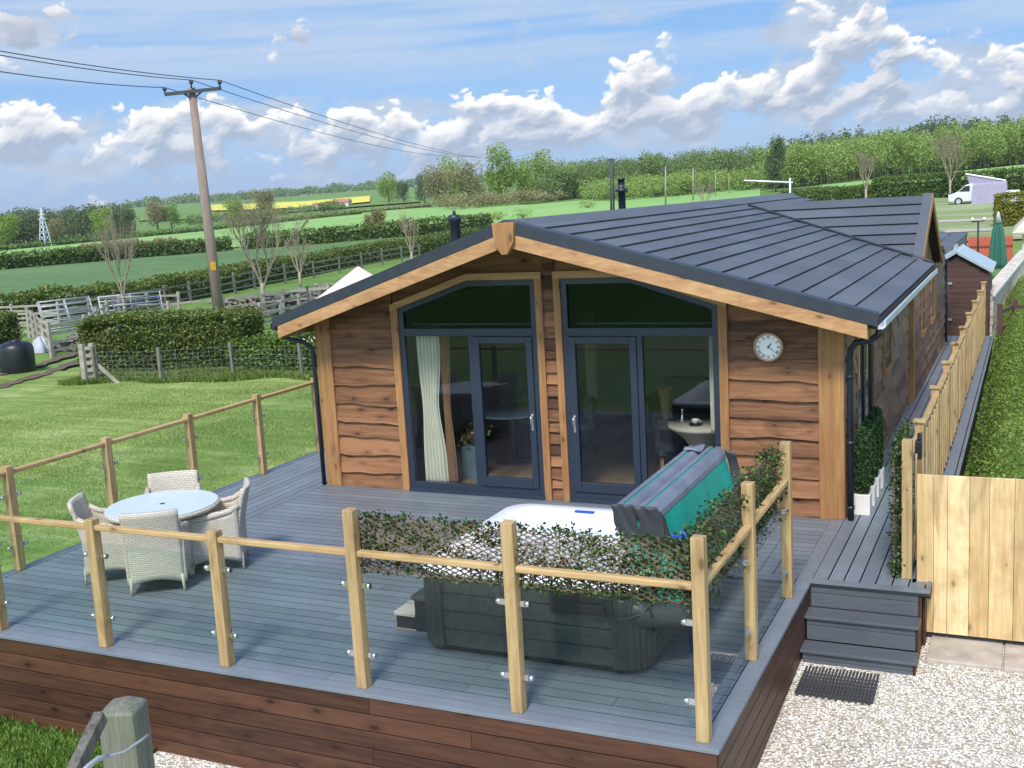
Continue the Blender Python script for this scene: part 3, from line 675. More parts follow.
def waney(m, x0, x1, z0, z1, top=None, pitch=.235, seed=0, fl=0, joint=None):
    """boards with a wavy lower edge; local u along, w up, depth outwards -> list of (u, depth, w)"""
    rnd = random.Random(seed); z = z0; out = []
    while z < z1-.02:
        p = pitch*rnd.uniform(.86, 1.14); ph = [rnd.uniform(0, 6.28) for _ in range(4)]; amp = rnd.uniform(.004, .017)
        segs = [(x0, x1)]
        if joint:
            segs = []; a = x0-rnd.uniform(0, joint)
            while a < x1: b = a+joint*rnd.uniform(.8, 1.2); segs.append((max(a, x0), min(b, x1))); a = b+.004
        for (a, b) in segs:
            if b-a < .03: continue
            n = max(2, int((b-a)/.05)); vs = []; fs = []; ext = rnd.uniform(-.004, .006)
            for i in range(n+1):
                u = a+(b-a)*i/n
                zb = z-.012+amp*(math.sin(u*3.1+ph[0])+.6*math.sin(u*7.3+ph[1])+.35*math.sin(u*15+ph[2])); zt = z+p+.03
                if top: t = top(u); zb = min(zb, t-.001); zt = min(zt, t)
                if z <= z0: zb = max(zb, z0-.0)
                d0, d1 = .058+ext, .012+ext
                vs += [(u, d0-.046, zb), (u, d0, zb+.004), (u, d0-.004, zb+.02 if zb+.02 < zt else zt-.0005), (u, d1, zt)]
            for i in range(n):
                for k in range(3): fs.append((4*i+k, 4*i+4+k, 4*i+5+k, 4*i+1+k))
            out.append((vs, fs))
        z += p
    return out
def put_front(m, items, y=0):
    for vs, fs in items: m.add([(u, y-d, w) for u, d, w in vs], fs)
def put_side(m, items, x):
    for vs, fs in items: m.add([(x+d, u, w) for u, d, w in vs], [f[::-1] for f in fs])

def soff(x): return zr(x)-.13
def lodge_walls():
    # headline of the glazed screens (wall plane)
    def head(x): return min(2.90, 2.52+.33*(x+.06)) if x < 2.2 else min(2.90, 2.52+.33*(4.43-x))
    m = MB()
    put_front(m, waney(m, -1.06, -.06, 0, 3, top=soff, seed=3))
    m.build('front_cladding', M['clad'], LG)
    m = MB(); put_front(m, waney(m, 4.43, 5.46, 0, 3, top=soff, seed=11)); m.build('front_cladding', M['clad'], LG)
    m = MB(); put_front(m, waney(m, 2.125, 2.29, 0, 3.2, top=soff, pitch=.15, seed=5)); m.build('front_cladding', M['clad'], LG)
    # strip of cladding between the glazing heads and the soffit
    m = MB()
    for (a, b) in ((-.06, 2.125), (2.29, 4.43)):
        n = 30; vs = []
        for i in range(n+1):
            x = a+(b-a)*i/n; vs += [(x, -.012, head(x)), (x, -.012, soff(x))]
        m.add(vs, [(2*i, 2*i+2, 2*i+3, 2*i+1) for i in range(n)])
    m.build('gable_cladding', M['clad'], LG)
    # corner posts
    for (a, b) in ((XL, -1.05), (5.45, XR+.045)):
        mid = soff((a+b)/2)
        m = MB(); m.prism([(a, -.0), (b, -.0), (b, soff(b)), (a, soff(a))], 1, -.075, .0) if False else m.box((a, -.075, 0), (b, .05, min(soff(a), soff(b)))); m.build('corner_post', M['trim'], LG, bevel=.006)
    # timber trims round the two glazed screens
    for (a, b) in ((-.06, .045), (2.035, 2.13), (2.285, 2.375), (4.325, 4.43)):
        m = MB(); m.box((a, -.085, .0), (b, -.0, head((a+b)/2)-.03)); m.build('window_trim', M['trim'], LG, bevel=.004)
    xk = -.06+(2.90-2.52)/.33; xk2 = 4.43-(2.90-2.52)/.33
    for pa, pb in (((-.06, 2.52), (xk, 2.90)), ((xk, 2.90), (2.13, 2.90)), ((2.285, 2.90), (xk2, 2.90)), ((xk2, 2.90), (4.43, 2.52))):
        m = MB(); m.add([(pa[0], y, pa[1]-.085) for y in (-.088, .0)]+[(pb[0], y, pb[1]-.085) for y in (-.088, .0)]+[(pa[0], y, pa[1]) for y in (-.088, .0)]+[(pb[0], y, pb[1]) for y in (-.088, .0)],
                        [(0, 2, 6, 4), (1, 5, 7, 3), (0, 1, 3, 2), (4, 6, 7, 5), (0, 4, 5, 1), (2, 3, 7, 6)]); m.build('window_trim', M['trimx'], LG)
    # glazed screens
    for (a, b, left) in ((.045, 2.035, True), (2.375, 4.325, False)):
        h = lambda x: head(x)-.087
        outer = MB(); fw = .075
        outer.box((a, -.06, .0), (a+fw, .01, h(a)-.0)); outer.box((b-fw, -.06, 0), (b, .01, h(b)-.0)); outer.box((a+fw, -.06, 0), (b-fw, .01, .13)); outer.box((a-.0, -.10, -.0), (b, -.06, .045))
        outer.box((a+fw, -.062, 2.10), (b-fw, .01, 2.20))
        kx = (xk if left else xk2)
        pts = [(a, h(a)), (kx, h(kx)), (b, h(b))] if a < kx < b else [(a, h(a)), (b, h(b))]
        for p, q in zip(pts[:-1], pts[1:]):
            outer.add([(p[0], -.061, p[1]-fw), (q[0], -.061, q[1]-fw), (q[0], -.061, q[1]), (p[0], -.061, p[1]), (p[0], .008, p[1]-fw), (q[0], .008, q[1]-fw), (q[0], .008, q[1]), (p[0], .008, p[1])], [(0, 1, 2, 3), (7, 6, 5, 4), (0, 4, 5, 1), (3, 2, 6, 7)])
        mx = 1.095 if left else 3.36
        outer.box((mx-.035, -.061, .13), (mx+.035, .01, 2.10))
        fr = outer.build('window_frame', M['upvc'], LG, bevel=.004)
        poly = [(a+fw, 2.20), (b-fw, 2.20)]+[(q[0], q[1]-fw) for q in pts[::-1]]
        poly = [(min(max(x, a+fw), b-fw), z) for x, z in poly]
        m = MB(); m.prism(poly, 1, -.030, -.024); m.build('top_pane', M['toppane'], LG)
        f0, f1 = (a+fw, mx-.035) if left else (mx+.035, b-fw)
        m = MB(); m.box((f0, -.030, .13), (f1, -.024, 2.10)); m.build('fixed_pane', M['pane'], LG)
        d0, d1 = (mx+.037, b-fw-.002) if left else (a+fw+.002, mx-.037)
        m = MB(); y0, y1 = -.082, -.02; w = .085
        m.box((d0, y0, .135), (d0+w, y1, 2.095)); m.box((d1-w, y0, .135), (d1, y1, 2.095)); m.box((d0+w, y0, .135), (d1-w, y1, .26)); m.box((d0+w, y0, 2.095-w), (d1-w, y1, 2.095))
        dr = m.build('door', M['upvc'], LG, bevel=.006)
        m = MB(); m.box((d0+w, -.045, .26), (d1-w, -.039, 2.095-w)); g = m.build('door_pane', M['pane'], dr, local=True)
        hx = d1-.04 if left else d0+.04
        m = MB(); m.box((hx-.014, -.092, .90), (hx+.014, -.080, 1.12)); m.tube([(hx, -.09, 1.09), (hx, -.13, 1.09), (hx+.0, -.135, 1.08), (hx, -.135, .98)], .011, 8); g = m.build('door_handle', M['chrome'], dr, local=True)
        # curtain pole seen through the top light
        m = MB(); m.tube([(a+.12, .12, 2.235), (b-.12, .12, 2.235)], .012, 8); m.build('curtain_rail', M['white'], LG)
    # side walls
    m = MB(); put_side(m, waney(m, 2.55, 6.95, 0, 2.45, top=lambda u: 2.22, pitch=.225, seed=21, joint=1.1), XR); m.build('side_cladding', M['clady'], LG); m = MB(); put_side(m, waney(m, .06, .9, 0, 2.45, top=lambda u: 2.22, pitch=.225, seed=22, joint=1.1), XR)
    m.build('side_cladding', M['clady'], LG)
    m = MB(); put_side(m, waney(m, 7.32, 14.6, 0, 2.3, top=lambda u: 2.12, pitch=.225, seed=23, joint=1.2), XR+.06); m.build('side_cladding', M['clady'], LG)
    m = MB(); m.box((XR-.12, .05, -.05), (XR, 14.6, 2.4)); m.box((XL, .05, -.7), (XL+.12, 14.9, 2.4)); m.box((XL, 14.8, -.7), (XR, 14.9, 2.4)); m.box((XR, 7.1, -.05), (XR+.055, 14.6, 2.2)); m.build('wall', M['soffit'], LG)
    m = MB(); m.box((XL-.035, .06, -.6), (XL-.002, 14.8, 2.2)); m.build('side_cladding', M['clady'], LG)
    m = MB(); m.box((XR+.0, 7.08, 0), (XR+.12, 7.31, 2.15)); m.build('corner_post', M['trim'], LG, bevel=.006)
    # side door, narrow windows
    m = MB(); m.box((XR-.01, .92, .0), (XR+.05, 1.0, 2.08)); m.box((XR-.01, 2.46, 0), (XR+.05, 2.54, 2.08)); m.box((XR-.01, 1.0, 2.0), (XR+.05, 2.46, 2.08)); m.build('side_door_trim', M['cladz'], LG)
    m = MB(); m.box((XR+.002, 1.0, .0), (XR+.03, 2.46, .12)); m.box((XR+.002, 1.0, .12), (XR+.03, 1.1, 2.0)); m.box((XR+.002, 2.36, .12), (XR+.03, 2.46, 2.0)); m.box((XR+.002, 1.68, .12), (XR+.03, 1.78, 2.0)); m.box((XR+.002, 1.1, 1.9), (XR+.03, 1.68, 2.0)); m.box((XR+.002, 1.78, 1.9), (XR+.03, 2.36, 2.0)); sdr = m.build('side_door', M['upvc'], LG)
    m = MB(); m.box((XR+.004, 1.1, .12), (XR+.010, 1.68, 1.9)); m.box((XR+.004, 1.78, .12), (XR+.010, 2.36, 1.9)); m.build('door_pane', M['pane'], sdr, local=True)
    for (a, b, z0, z1, xx) in ((3.5, 4.25, 1.15, 2.0, XR), (8.6, 9.2, 1.0, 1.95, XR+.06), (10.6, 11.2, 1.0, 1.95, XR+.06)):
        m = MB(); m.box((xx+.03, a-.09, z0-.09), (xx+.07, a, z1+.09)); m.box((xx+.03, b, z0-.09), (xx+.07, b+.09, z1+.09)); m.box((xx+.03, a, z0-.09), (xx+.085, b, z0)); m.box((xx+.03, a, z1), (xx+.07, b, z1+.09)); wf = m.build('side_window', M['cladz'], LG)
        m = MB(); m.box((xx+.035, a, z0), (xx+.05, b, z1)); m.build('pane', M['black'], wf, local=True)
lodge_walls()

def roof():
    # main roof courses
    def course(m, side, x0, x1, yA, yB, lift=.022):
        """x0 lower (towards the eave), x1 upper"""
        for (a, b) in ((yA, yB),):
            L = (b-a) if not callable(b) else 0
        n = 14
        vs = []; fs = []
        for i in range(n+1):
            t = i/n
            y0 = yf(x0)+.02+(yA(x0)-yf(x0))*0; 
        return
    nc = 14
    for side in (-1, 1):
        xe = XE1 if side > 0 else XE0; m = MB(); W_ = abs(xe-XM); c = W_/nc
        for k in range(nc):
            xa = XM+side*(W_-k*c); xb = XM+side*(W_-(k+1)*c)
            def yend(x):
                if side < 0 or x < 2.6: return YB
                return min(YB, WC-(WZ-zr(x))/WS+.0)
            runs = [(yf(xa)+.10, yf(xb)+.10, yend(xa), yend(xb))]
            if side > 0 and xb > 2.6-.4:
                ya = 2*WC-yend(xa); yb_ = 2*WC-yend(xb) if xb > 2.6 else YB
                if ya < YB: runs.append((ya, min(yb_, YB), YB, YB))
            for (a0, b0, a1, b1) in runs:
                if a1-a0 < .05 and b1-b0 < .05: continue
                L = max(a1-a0, b1-b0); n = max(1, int(L/1.3)); off = .5*(k % 2)
                cuts = [0]+[min(.999, max(.001, (i+off)/n)) for i in range(1, n)]+[1] if n > 1 else [0, 1]
                for s0, s1 in zip(cuts[:-1], cuts[1:]):
                    p = [(xa, a0+(a1-a0)*s0+.0015), (xa, a0+(a1-a0)*s1-.0015), (xb, b0+(b1-b0)*s1-.0015), (xb, b0+(b1-b0)*s0+.0015)]
                    up = .027; lo = .004
                    vs = [(p[0][0]-side*.022, p[0][1], zr(xa)-.004), (p[1][0]-side*.022, p[1][1], zr(xa)-.004), (p[0][0], p[0][1], zr(xa)+up), (p[1][0], p[1][1], zr(xa)+up), (p[2][0], p[2][1], zr(xb)+lo), (p[3][0], p[3][1], zr(xb)+lo)]
                    fs = [(0, 1, 3, 2), (2, 3, 4, 5)]
                    if side < 0: fs = [f[::-1] for f in fs]
                    m.add(vs, fs)
        m.build('main_roof', M['roof'], LG)
        # deck below the tiles, soffit
        m = MB(); ed = .02
        pts = [(XM, YA+.03), (xe, YE+.03), (xe, 7.2 if side > 0 else YB), (5.5 if side > 0 else xe, 7.2 if side > 0 else YB), (5.5 if side > 0 else xe, YB), (XM, YB)]
        n = len(pts); vs = [(x, y, zr(x)-.015) for x, y in pts]+[(x, y, zr(x)-.125) for x, y in pts]
        f1 = tuple(range(n)); f2 = tuple(range(n, 2*n))[::-1]; sides = [(i, (i+1) % n, (i+1) % n+n, i+n) for i in range(n)]
        m.add(vs, [f1, f2]+sides); m.build('soffit', M['soffit'], LG)
        # verge capping
        m = MB()
        def vy(x, d): return yf(x)+d
        a, b = XM, xe
        prof = [(-.035, -.08), (-.035, .058), (.15, .058), (.15, .02)]
        vs = [(x, vy(x, d), zr(x)+h) for x in (a, b) for d, h in prof]
        m.add(vs, [(0, 1, 5, 4), (1, 2, 6, 5), (2, 3, 7, 6), (4, 5, 6, 7)]); m.build('verge_trim', M['verge'], LG)
        # barge board
        m = MB(); bx = xe-side*.10
        vs = []
        for x in (XM, bx):
            for d in (-.03, .008):
                for h in (-.245, -.083): vs.append((x, vy(x, d), zr(x)+h))
        m.add(vs, [(0, 4, 5, 1), (2, 3, 7, 6), (0, 2, 6, 4), (1, 5, 7, 3), (4, 6, 7, 5), (0, 1, 3, 2)]); m.build('barge_board', M['trimx'], LG, bevel=.004)
        # fascia return at the eave corner
        m = MB(); m.box((bx-.02 if side > 0 else bx, YE+.0, zr(xe)-.22), (bx if side > 0 else bx+.02, 7.0, zr(xe)-.06)); m.build('eave_fascia', M['trimx'], LG)
    # king block at the apex
    m = MB(); m.add([(XM-.135, YA-.075, RZ+.03), (XM+.135, YA-.075, RZ+.03), (XM+.12, YA-.075, RZ-.2), (XM+.035, YA-.075, RZ-.33), (XM-.035, YA-.075, RZ-.33), (XM-.12, YA-.075, RZ-.2)]+
                    [(XM-.135, YA+.02, RZ+.03), (XM+.135, YA+.02, RZ+.03), (XM+.12, YA+.02, RZ-.2), (XM+.035, YA+.02, RZ-.33), (XM-.035, YA+.02, RZ-.33), (XM-.12, YA+.02, RZ-.2)],
                    [(5, 4, 3, 2, 1, 0), (6, 7, 8, 9, 10, 11)]+[(i, (i+1) % 6, (i+1) % 6+6, i+6) for i in range(6)]); m.build('king_block', M['trim'], LG, bevel=.005)
    # ridge tile
    m = MB(); m.prism([(XM-.13, RZ-.03), (XM+.13, RZ-.03), (XM+.02, RZ+.055), (XM-.02, RZ+.055)], 1, YA+.12, YB); m.build('ridge_cap', M['roof'], LG, bevel=.01)
    # wing roof
    half = WC-WY0; nc2 = 8; c = half/nc2
    for side in (-1, 1):
        m = MB()
        for k in range(nc2):
            ya = WC+side*(half-k*c); yb = WC+side*(half-(k+1)*c); za = WZ-WS*(half-k*c); zb = WZ-WS*(half-(k+1)*c)
            def xin(z): return XM+(RZ-z)/SL-.05
            x0a, x0b = xin(za), xin(zb)
            n = max(1, int((WX-x0a)/1.1)); off = .5*(k % 2); cuts = [0]+[(i+off)/n for i in range(1, n)]+[1]
            for s0, s1 in zip(cuts[:-1], cuts[1:]):
                X = lambda s, o: o+(WX-.12-o)*s
                if WX-.12 <= x0a: continue
                vs = [(X(s0, x0a), ya-side*.04, za+.0), (X(s1, x0a), ya-side*.04, za+.0), (X(s0, x0a)+.001, ya, za+.032), (X(s1, x0a)-.001, ya, za+.032), (X(s1, x0b)-.001, yb, zb+.004), (X(s0, x0b)+.001, yb, zb+.004)]
                m.add(vs, [(0, 1, 3, 2), (2, 3, 4, 5)] if side < 0 else [(2, 3, 1, 0), (5, 4, 3, 2)])
        m.build('wing_roof', M['roof'], LG)
        m = MB(); ye = WC+side*half; ze = WZ-WS*half
        vs = [(x, y, z+h) for (y, z) in ((WC, WZ), (ye, ze)) for x, h in ((WX-.16, .045), (WX, .045), (WX, -.07), (WX-.16, .0))]
        m.add(vs, [(0, 1, 5, 4), (1, 2, 6, 5), (3, 0, 4, 7), (4, 5, 6, 7)]); m.build('verge_trim', M['roof'], LG)
        m = MB(); vs = [(x, y, z+h) for (y, z) in ((WC, WZ), (ye, ze)) for x, h in ((WX-.03, -.075), (WX+.012, -.02), (WX+.012, -.10), (WX-.03, -.22))]
        vs = [(x, y, z+h) for (y, z) in ((WC, WZ), (ye, ze)) for x, h in ((WX-.025, .03), (WX+.012, .03), (WX+.012, -.15), (WX-.025, -.15))]
        m.add(vs, [(0, 1, 5, 4), (1, 2, 6, 5), (2, 3, 7, 6), (3, 0, 4, 7), (4, 5, 6, 7)]); m.build('barge_board', M['trim'], LG)
        m = MB(); vs = [(x, y, z) for (y, z) in ((WC, WZ-.03), (ye, ze-.03)) for x in (WX-.04, 4.2)]; m.add(vs+[(a, b, z-.09) for a, b, z in vs], [(0, 1, 3, 2), (4, 6, 7, 5), (0, 2, 6, 4)]); m.build('soffit', M['soffit'], LG)
    # wing gable: upright boards
    m = MB(); y = WY0+.45
    while y < WY1-.45:
        w = .2; top = WZ-WS*abs(y+w/2-WC)-.15
        m.box((XR+.04, y, 2.12), (XR+.075+.012*(int(y*10) % 2), y+w-.006, top)); y += w
    m.build('gable_cladding', M['cladz'], LG)
    # lead valley, gutters
    m = MB(); xs = [2.6+(6.1-2.6)*i/8 for i in range(9)]
    pts = [(x, min(YB, WC-(WZ-zr(x))/WS), zr(x)+.04) for x in xs]
    pts = [p for p in pts if p[1] > WY0-.2]; m.tube(pts, .022, 6); m.build('valley_trim', M['verge'], LG)
    m = MB(); gz = zr(XE1)-.02; prof = [(.0, 0), (.0, -.07), (.03, -.095), (.085, -.095), (.115, -.07), (.115, 0), (.10, 0), (.10, -.06), (.02, -.06), (.015, 0)]
    m.prism([(XE1-.035+a, gz+b) for a, b in prof], 1, YE+.03, 6.5); m.build('gutter', M['gutter'], LG)
    m = MB(); m.prism([(XE0-.08+a, gz-.0+b) for a, b in prof], 1, YE+.03, YB); m.build('gutter', M['pipe'], LG)
    # downpipes
    m = MB(); m.tube([(6.13, -.28, gz-.09), (6.12, -.28, gz-.17), (6.02, -.22, gz-.24), (5.86, -.10, gz-.28), (5.80, -.06, gz-.36), (5.79, -.05, gz-.5), (5.79, -.05, .0)], .036, 12)
    dp = m.build('downpipe', M['pipe'], LG)
    m = MB(); [m.tube([(5.79, -.05, z-.02), (5.79, -.05, z+.02)], .045, 12) for z in (1.65, .9, .15)]; m.build('pipe_bracket', M['pipe'], dp, local=True)
    m = MB(); m.tube([(-1.66, -.30, gz-.09), (-1.66, -.30, gz-.15), (-1.60, -.26, gz-.22), (-1.43, -.12, gz-.30), (-1.37, -.06, gz-.38), (-1.36, -.05, gz-.5), (-1.36, -.05, 0)], .030, 12); m.build('downpipe', M['pipe'], LG)
    m = MB(); m.tube([(5.80, 14.55, 1.9), (5.80, 14.55, 0)], .045, 10); m.build('downpipe', M['pipe'], LG)
    # flues
    for (x, y, top, r) in ((.5, 7.67, 4.08, .07), (-.5, 2.73, 3.64, .085)):
        z0 = zr(x)
        m = MB(); m.lathe([(r*2.2, z0-.12), (r*1.3, z0+.12), (r, z0+.16), (r, top-.26), (r*1.7, top-.26), (r*1.7, top-.20), (r*.95, top-.20), (r*.95, top-.04), (r*1.1, top-.04), (r*1.1, top), (0, top)], (x, y, 0), 16) if r < .08 else \
            m.lathe([(r*2, z0-.12), (r*1.2, z0+.1), (r, z0+.12), (r, top-.14), (r*1.25, top-.13), (r*1.25, top-.05), (r, top-.03), (0, top-.02)], (x, y, 0), 16)
        fl = m.build('flue', M['pipe'], LG)
        if r >= .08:
            m = MB(); m.tube([(x, y, top-.03), (x, y, top+.04)], r*.3, 8); m.build('flue_cap', M['pipe'], fl, local=True)
roof()

def interior():
    m = MB(); m.box((XL+.13, .02, -.03), (XR-.13, 5.2, .02)); m.build('room_floor', M['laminate'], LG)
    m = MB(); m.prism([(XL+.13, 0), (XR-.13, 0), (XR-.13, 2.2), (XM, 3.30), (XL+.13, 2.2)], 1, 5.2, 5.3); m.box((XL+.122, .02, 0), (XL+.16, 5.2, 2.3)); m.box((XR-.16, .02, 0), (XR-.122, 5.2, 2.3))
    m.build('room_wall', M['plaster'], LG)
    # plaster behind the cladding piers
    m = MB()
    for a, b in ((XL+.13, .04), (2.04, 2.37), (4.33, XR-.13)): m.box((a, .012, 0), (b, .06, soff(a)-.1 if a < 2.2 else soff(b)-.1))
    m.build('room_wall', M['plaster'], LG)
interior()
def curtain(x0, x1, z0, z1, name, label, mat, tie=True, y=.16):
    n = 44
    def fn(s, t):
        w = 1.0
        if tie: w = 1-.30*math.exp(-((t-.50)/.20)**2)
        x = x0+(x1-x0)*(.5+(s-.5)*w)-(.06*(1-w) if tie else 0)
        return (x, y+.035*math.sin(s*n*.9)*w, z0+(z1-z0)*t)
    m = MB(); m.grid(fn, 60, 24); o = m.build(name, mat)
    sol = o.modifiers.new('s', 'SOLIDIFY'); sol.thickness = .004
    tag(o, label, 'curtain')
curtain(.17, .50, .03, 2.2, 'curtain', 'cream tied back curtain inside the left glass screen', M['cream'])
curtain(.50, .62, .03, 2.15, 'curtain', 'narrow tan curtain edge beside the cream curtain in the left screen', M['tan'], y=.20)
curtain(4.15, 4.21, .9, 2.2, 'curtain', 'narrow cream curtain at the right end of the right glass screen', M['cream'], tie=False)
curtain(1.22, 1.38, .6, 2.0, 'curtain', 'pale net curtain seen deep in the room through the left door', M['cream'], tie=False, y=3.6)
def chairlike(name, label, x, y, rz, mat, legmat, h=.82):
    t = thing(name, label, 'chair', (x, y, .02), rz)
    m = MB(); m.box((-.24, -.24, .40), (.24, .24, .50)); m.build('seat', mat, t, bevel=.03, local=True)
    m = MB(); m.grid(lambda s, u: ((s-.5)*.5, .22+.03*u-.10*(2*(s-.5))**2, .45+(h-.45)*u), 12, 6); o = m.build('backrest', mat, t, local=True); k = o.modifiers.new('s', 'SOLIDIFY'); k.thickness = .05
    for sx in (-1, 1):
        for sy in (-1, 1):
            m = MB(); m.tube([(sx*.18, sy*.18, .42), (sx*.22, sy*.22, 0)], .016, 8); m.build('leg', legmat, t, local=True)
# left part of the room: round pale table, grey tub chairs, stool
t = thing('dining_table', 'pale round dining table inside the room behind the left screen', 'table', (.78, 1.7, .02))
m = MB(); m.lathe([(0, .72), (.5, .72), (.52, .735), (.5, .75), (0, .75)], n=32); m.build('table_top', M['paletop'], t, local=True)
m = MB(); m.lathe([(.28, 0), (.26, .03), (.05, .06), (.045, .72)], n=20); m.build('pedestal', M['black'], t, local=True)
chairlike('dining_chair', 'grey upholstered chair behind the pale round table inside', .7, 2.6, 0, M['greycloth'], M['black'])
chairlike('dining_chair', 'grey upholstered chair right of the pale round table inside', 1.55, 2.3, R(-60), M['greycloth'], M['black'])
t = thing('footstool', 'low round orange topped stool inside behind the left door', 'stool', (1.35, 3.0, .02))
m = MB(); m.lathe([(0, .30), (.26, .30), (.28, .34), (.26, .39), (0, .40)], n=24); m.build('cushion', M['orange'], t, local=True)
m = MB(); m.lathe([(.24, .02), (.25, .29), (0, .29)], n=24); m.build('base', M['dark'], t, local=True)
t = thing('storage_bin', 'small blue grey bin on the floor beside the cream curtain', 'bin', (.62, .75, .02))
m = MB(); m.box((-.13, -.13, 0), (.13, .13, .45)); m.build('bin_body', plain('bin blue', (.10, .16, .21), .6), t, local=True, bevel=.01)
m = MB(); P = rng.normal(size=(160, 3))*np.array([.12, .10, .06])+np.array([0, 0, .56]); fast_quads('dried_flowers', leaf_quads(P, .07), M['bronze'], t, local=True)
# right part: pedestal table with cups near the glass
t = thing('side_table', 'taupe pedestal table with tapering base near the glass behind the right screen', 'table', (3.93, .62, .02))
m = MB(); m.lathe([(.16, 0), (.20, .03), (.13, .12), (.11, .35), (.14, .46), (.24, .60), (.38, .70), (.42, .72), (.42, .745), (0, .745)], n=32); o = m.build('pedestal', M['concrete'], t, local=True); o.scale = (1.05, 1.05, 1.2)
def cup(x, y, z, label):
    t = thing('cup_and_saucer', label, 'cup', (x, y, z))
    m = MB(); m.lathe([(0, .0), (.05, .0), (.085, .014), (.083, .018), (.05, .006), (0, .006)], n=24); m.build('saucer', M['dark'], t, local=True)
    m = MB(); m.lathe([(0, .012), (.025, .012), (.045, .05), (.048, .075), (.044, .075), (.04, .05), (0, .02)], n=24); m.tube([(.045, 0, .065), (.07, 0, .055), (.065, 0, .035), (.04, 0, .03)], .005, 6); m.build('cup', M['stoneware'], t, local=True)
cup(3.86, .50, .92, 'white cup on a dark saucer at the front of the taupe pedestal table')
cup(4.08, .80, .92, 'white cup on a dark saucer at the back of the taupe pedestal table')
t = thing('glass_decanter', 'small clear glass decanter left of the white cups', 'decanter', (3.66, .62, .915)); m = MB(); m.lathe([(0, 0), (.035, 0), (.04, .03), (.015, .10), (.014, .16), (.02, .17)], n=16); m.build('bottle', M['chrome'], t, local=True)
t = thing('sofa', 'dark grey sofa along the back of the room behind the right screen', 'sofa', (3.3, 3.9, .02))
m = MB(); m.box((-1.0, -.45, .08), (1.0, .45, .42)); m.build('seat', M['greycloth'], t, local=True, bevel=.05)
m = MB(); m.box((-1.0, .2, .42), (1.0, .45, .85)); m.build('backrest', M['greycloth'], t, local=True, bevel=.05)
for s in (-1, 1): m = MB(); m.box((s*1.02, -.45, .08), (s*1.2, .45, .62)); m.build('armrest', M['greycloth'], t, local=True, bevel=.04)
chairlike('bar_stool', 'tan legged stool standing left of the taupe pedestal table', 3.45, 1.0, R(200), M['dark'], M['tan'], .9)
t = thing('worktop', 'dark kitchen worktop with blue grey top at the right side of the room', 'worktop', (4.85, 1.9, .02)); m = MB(); m.box((-.6, -.9, 0), (.6, .9, .86)); m.build('cupboard', M['dark'], t, local=True, bevel=.01)
m = MB(); m.box((-.64, -.94, .86), (.62, .94, .90)); m.build('top', plain('worktop blue', (.12, .20, .32), .4), t, local=True, bevel=.01)
t = thing('standing_lamp', 'tan conical paper lamp on the floor behind the right door', 'lamp', (2.95, 2.2, .02)); m = MB(); m.lathe([(.03, 0), (.10, .02), (.06, .3), (.05, .6), (.09, .95), (.12, 1.05)], n=20); m.build('lamp_body', M['tan'], t, local=True)

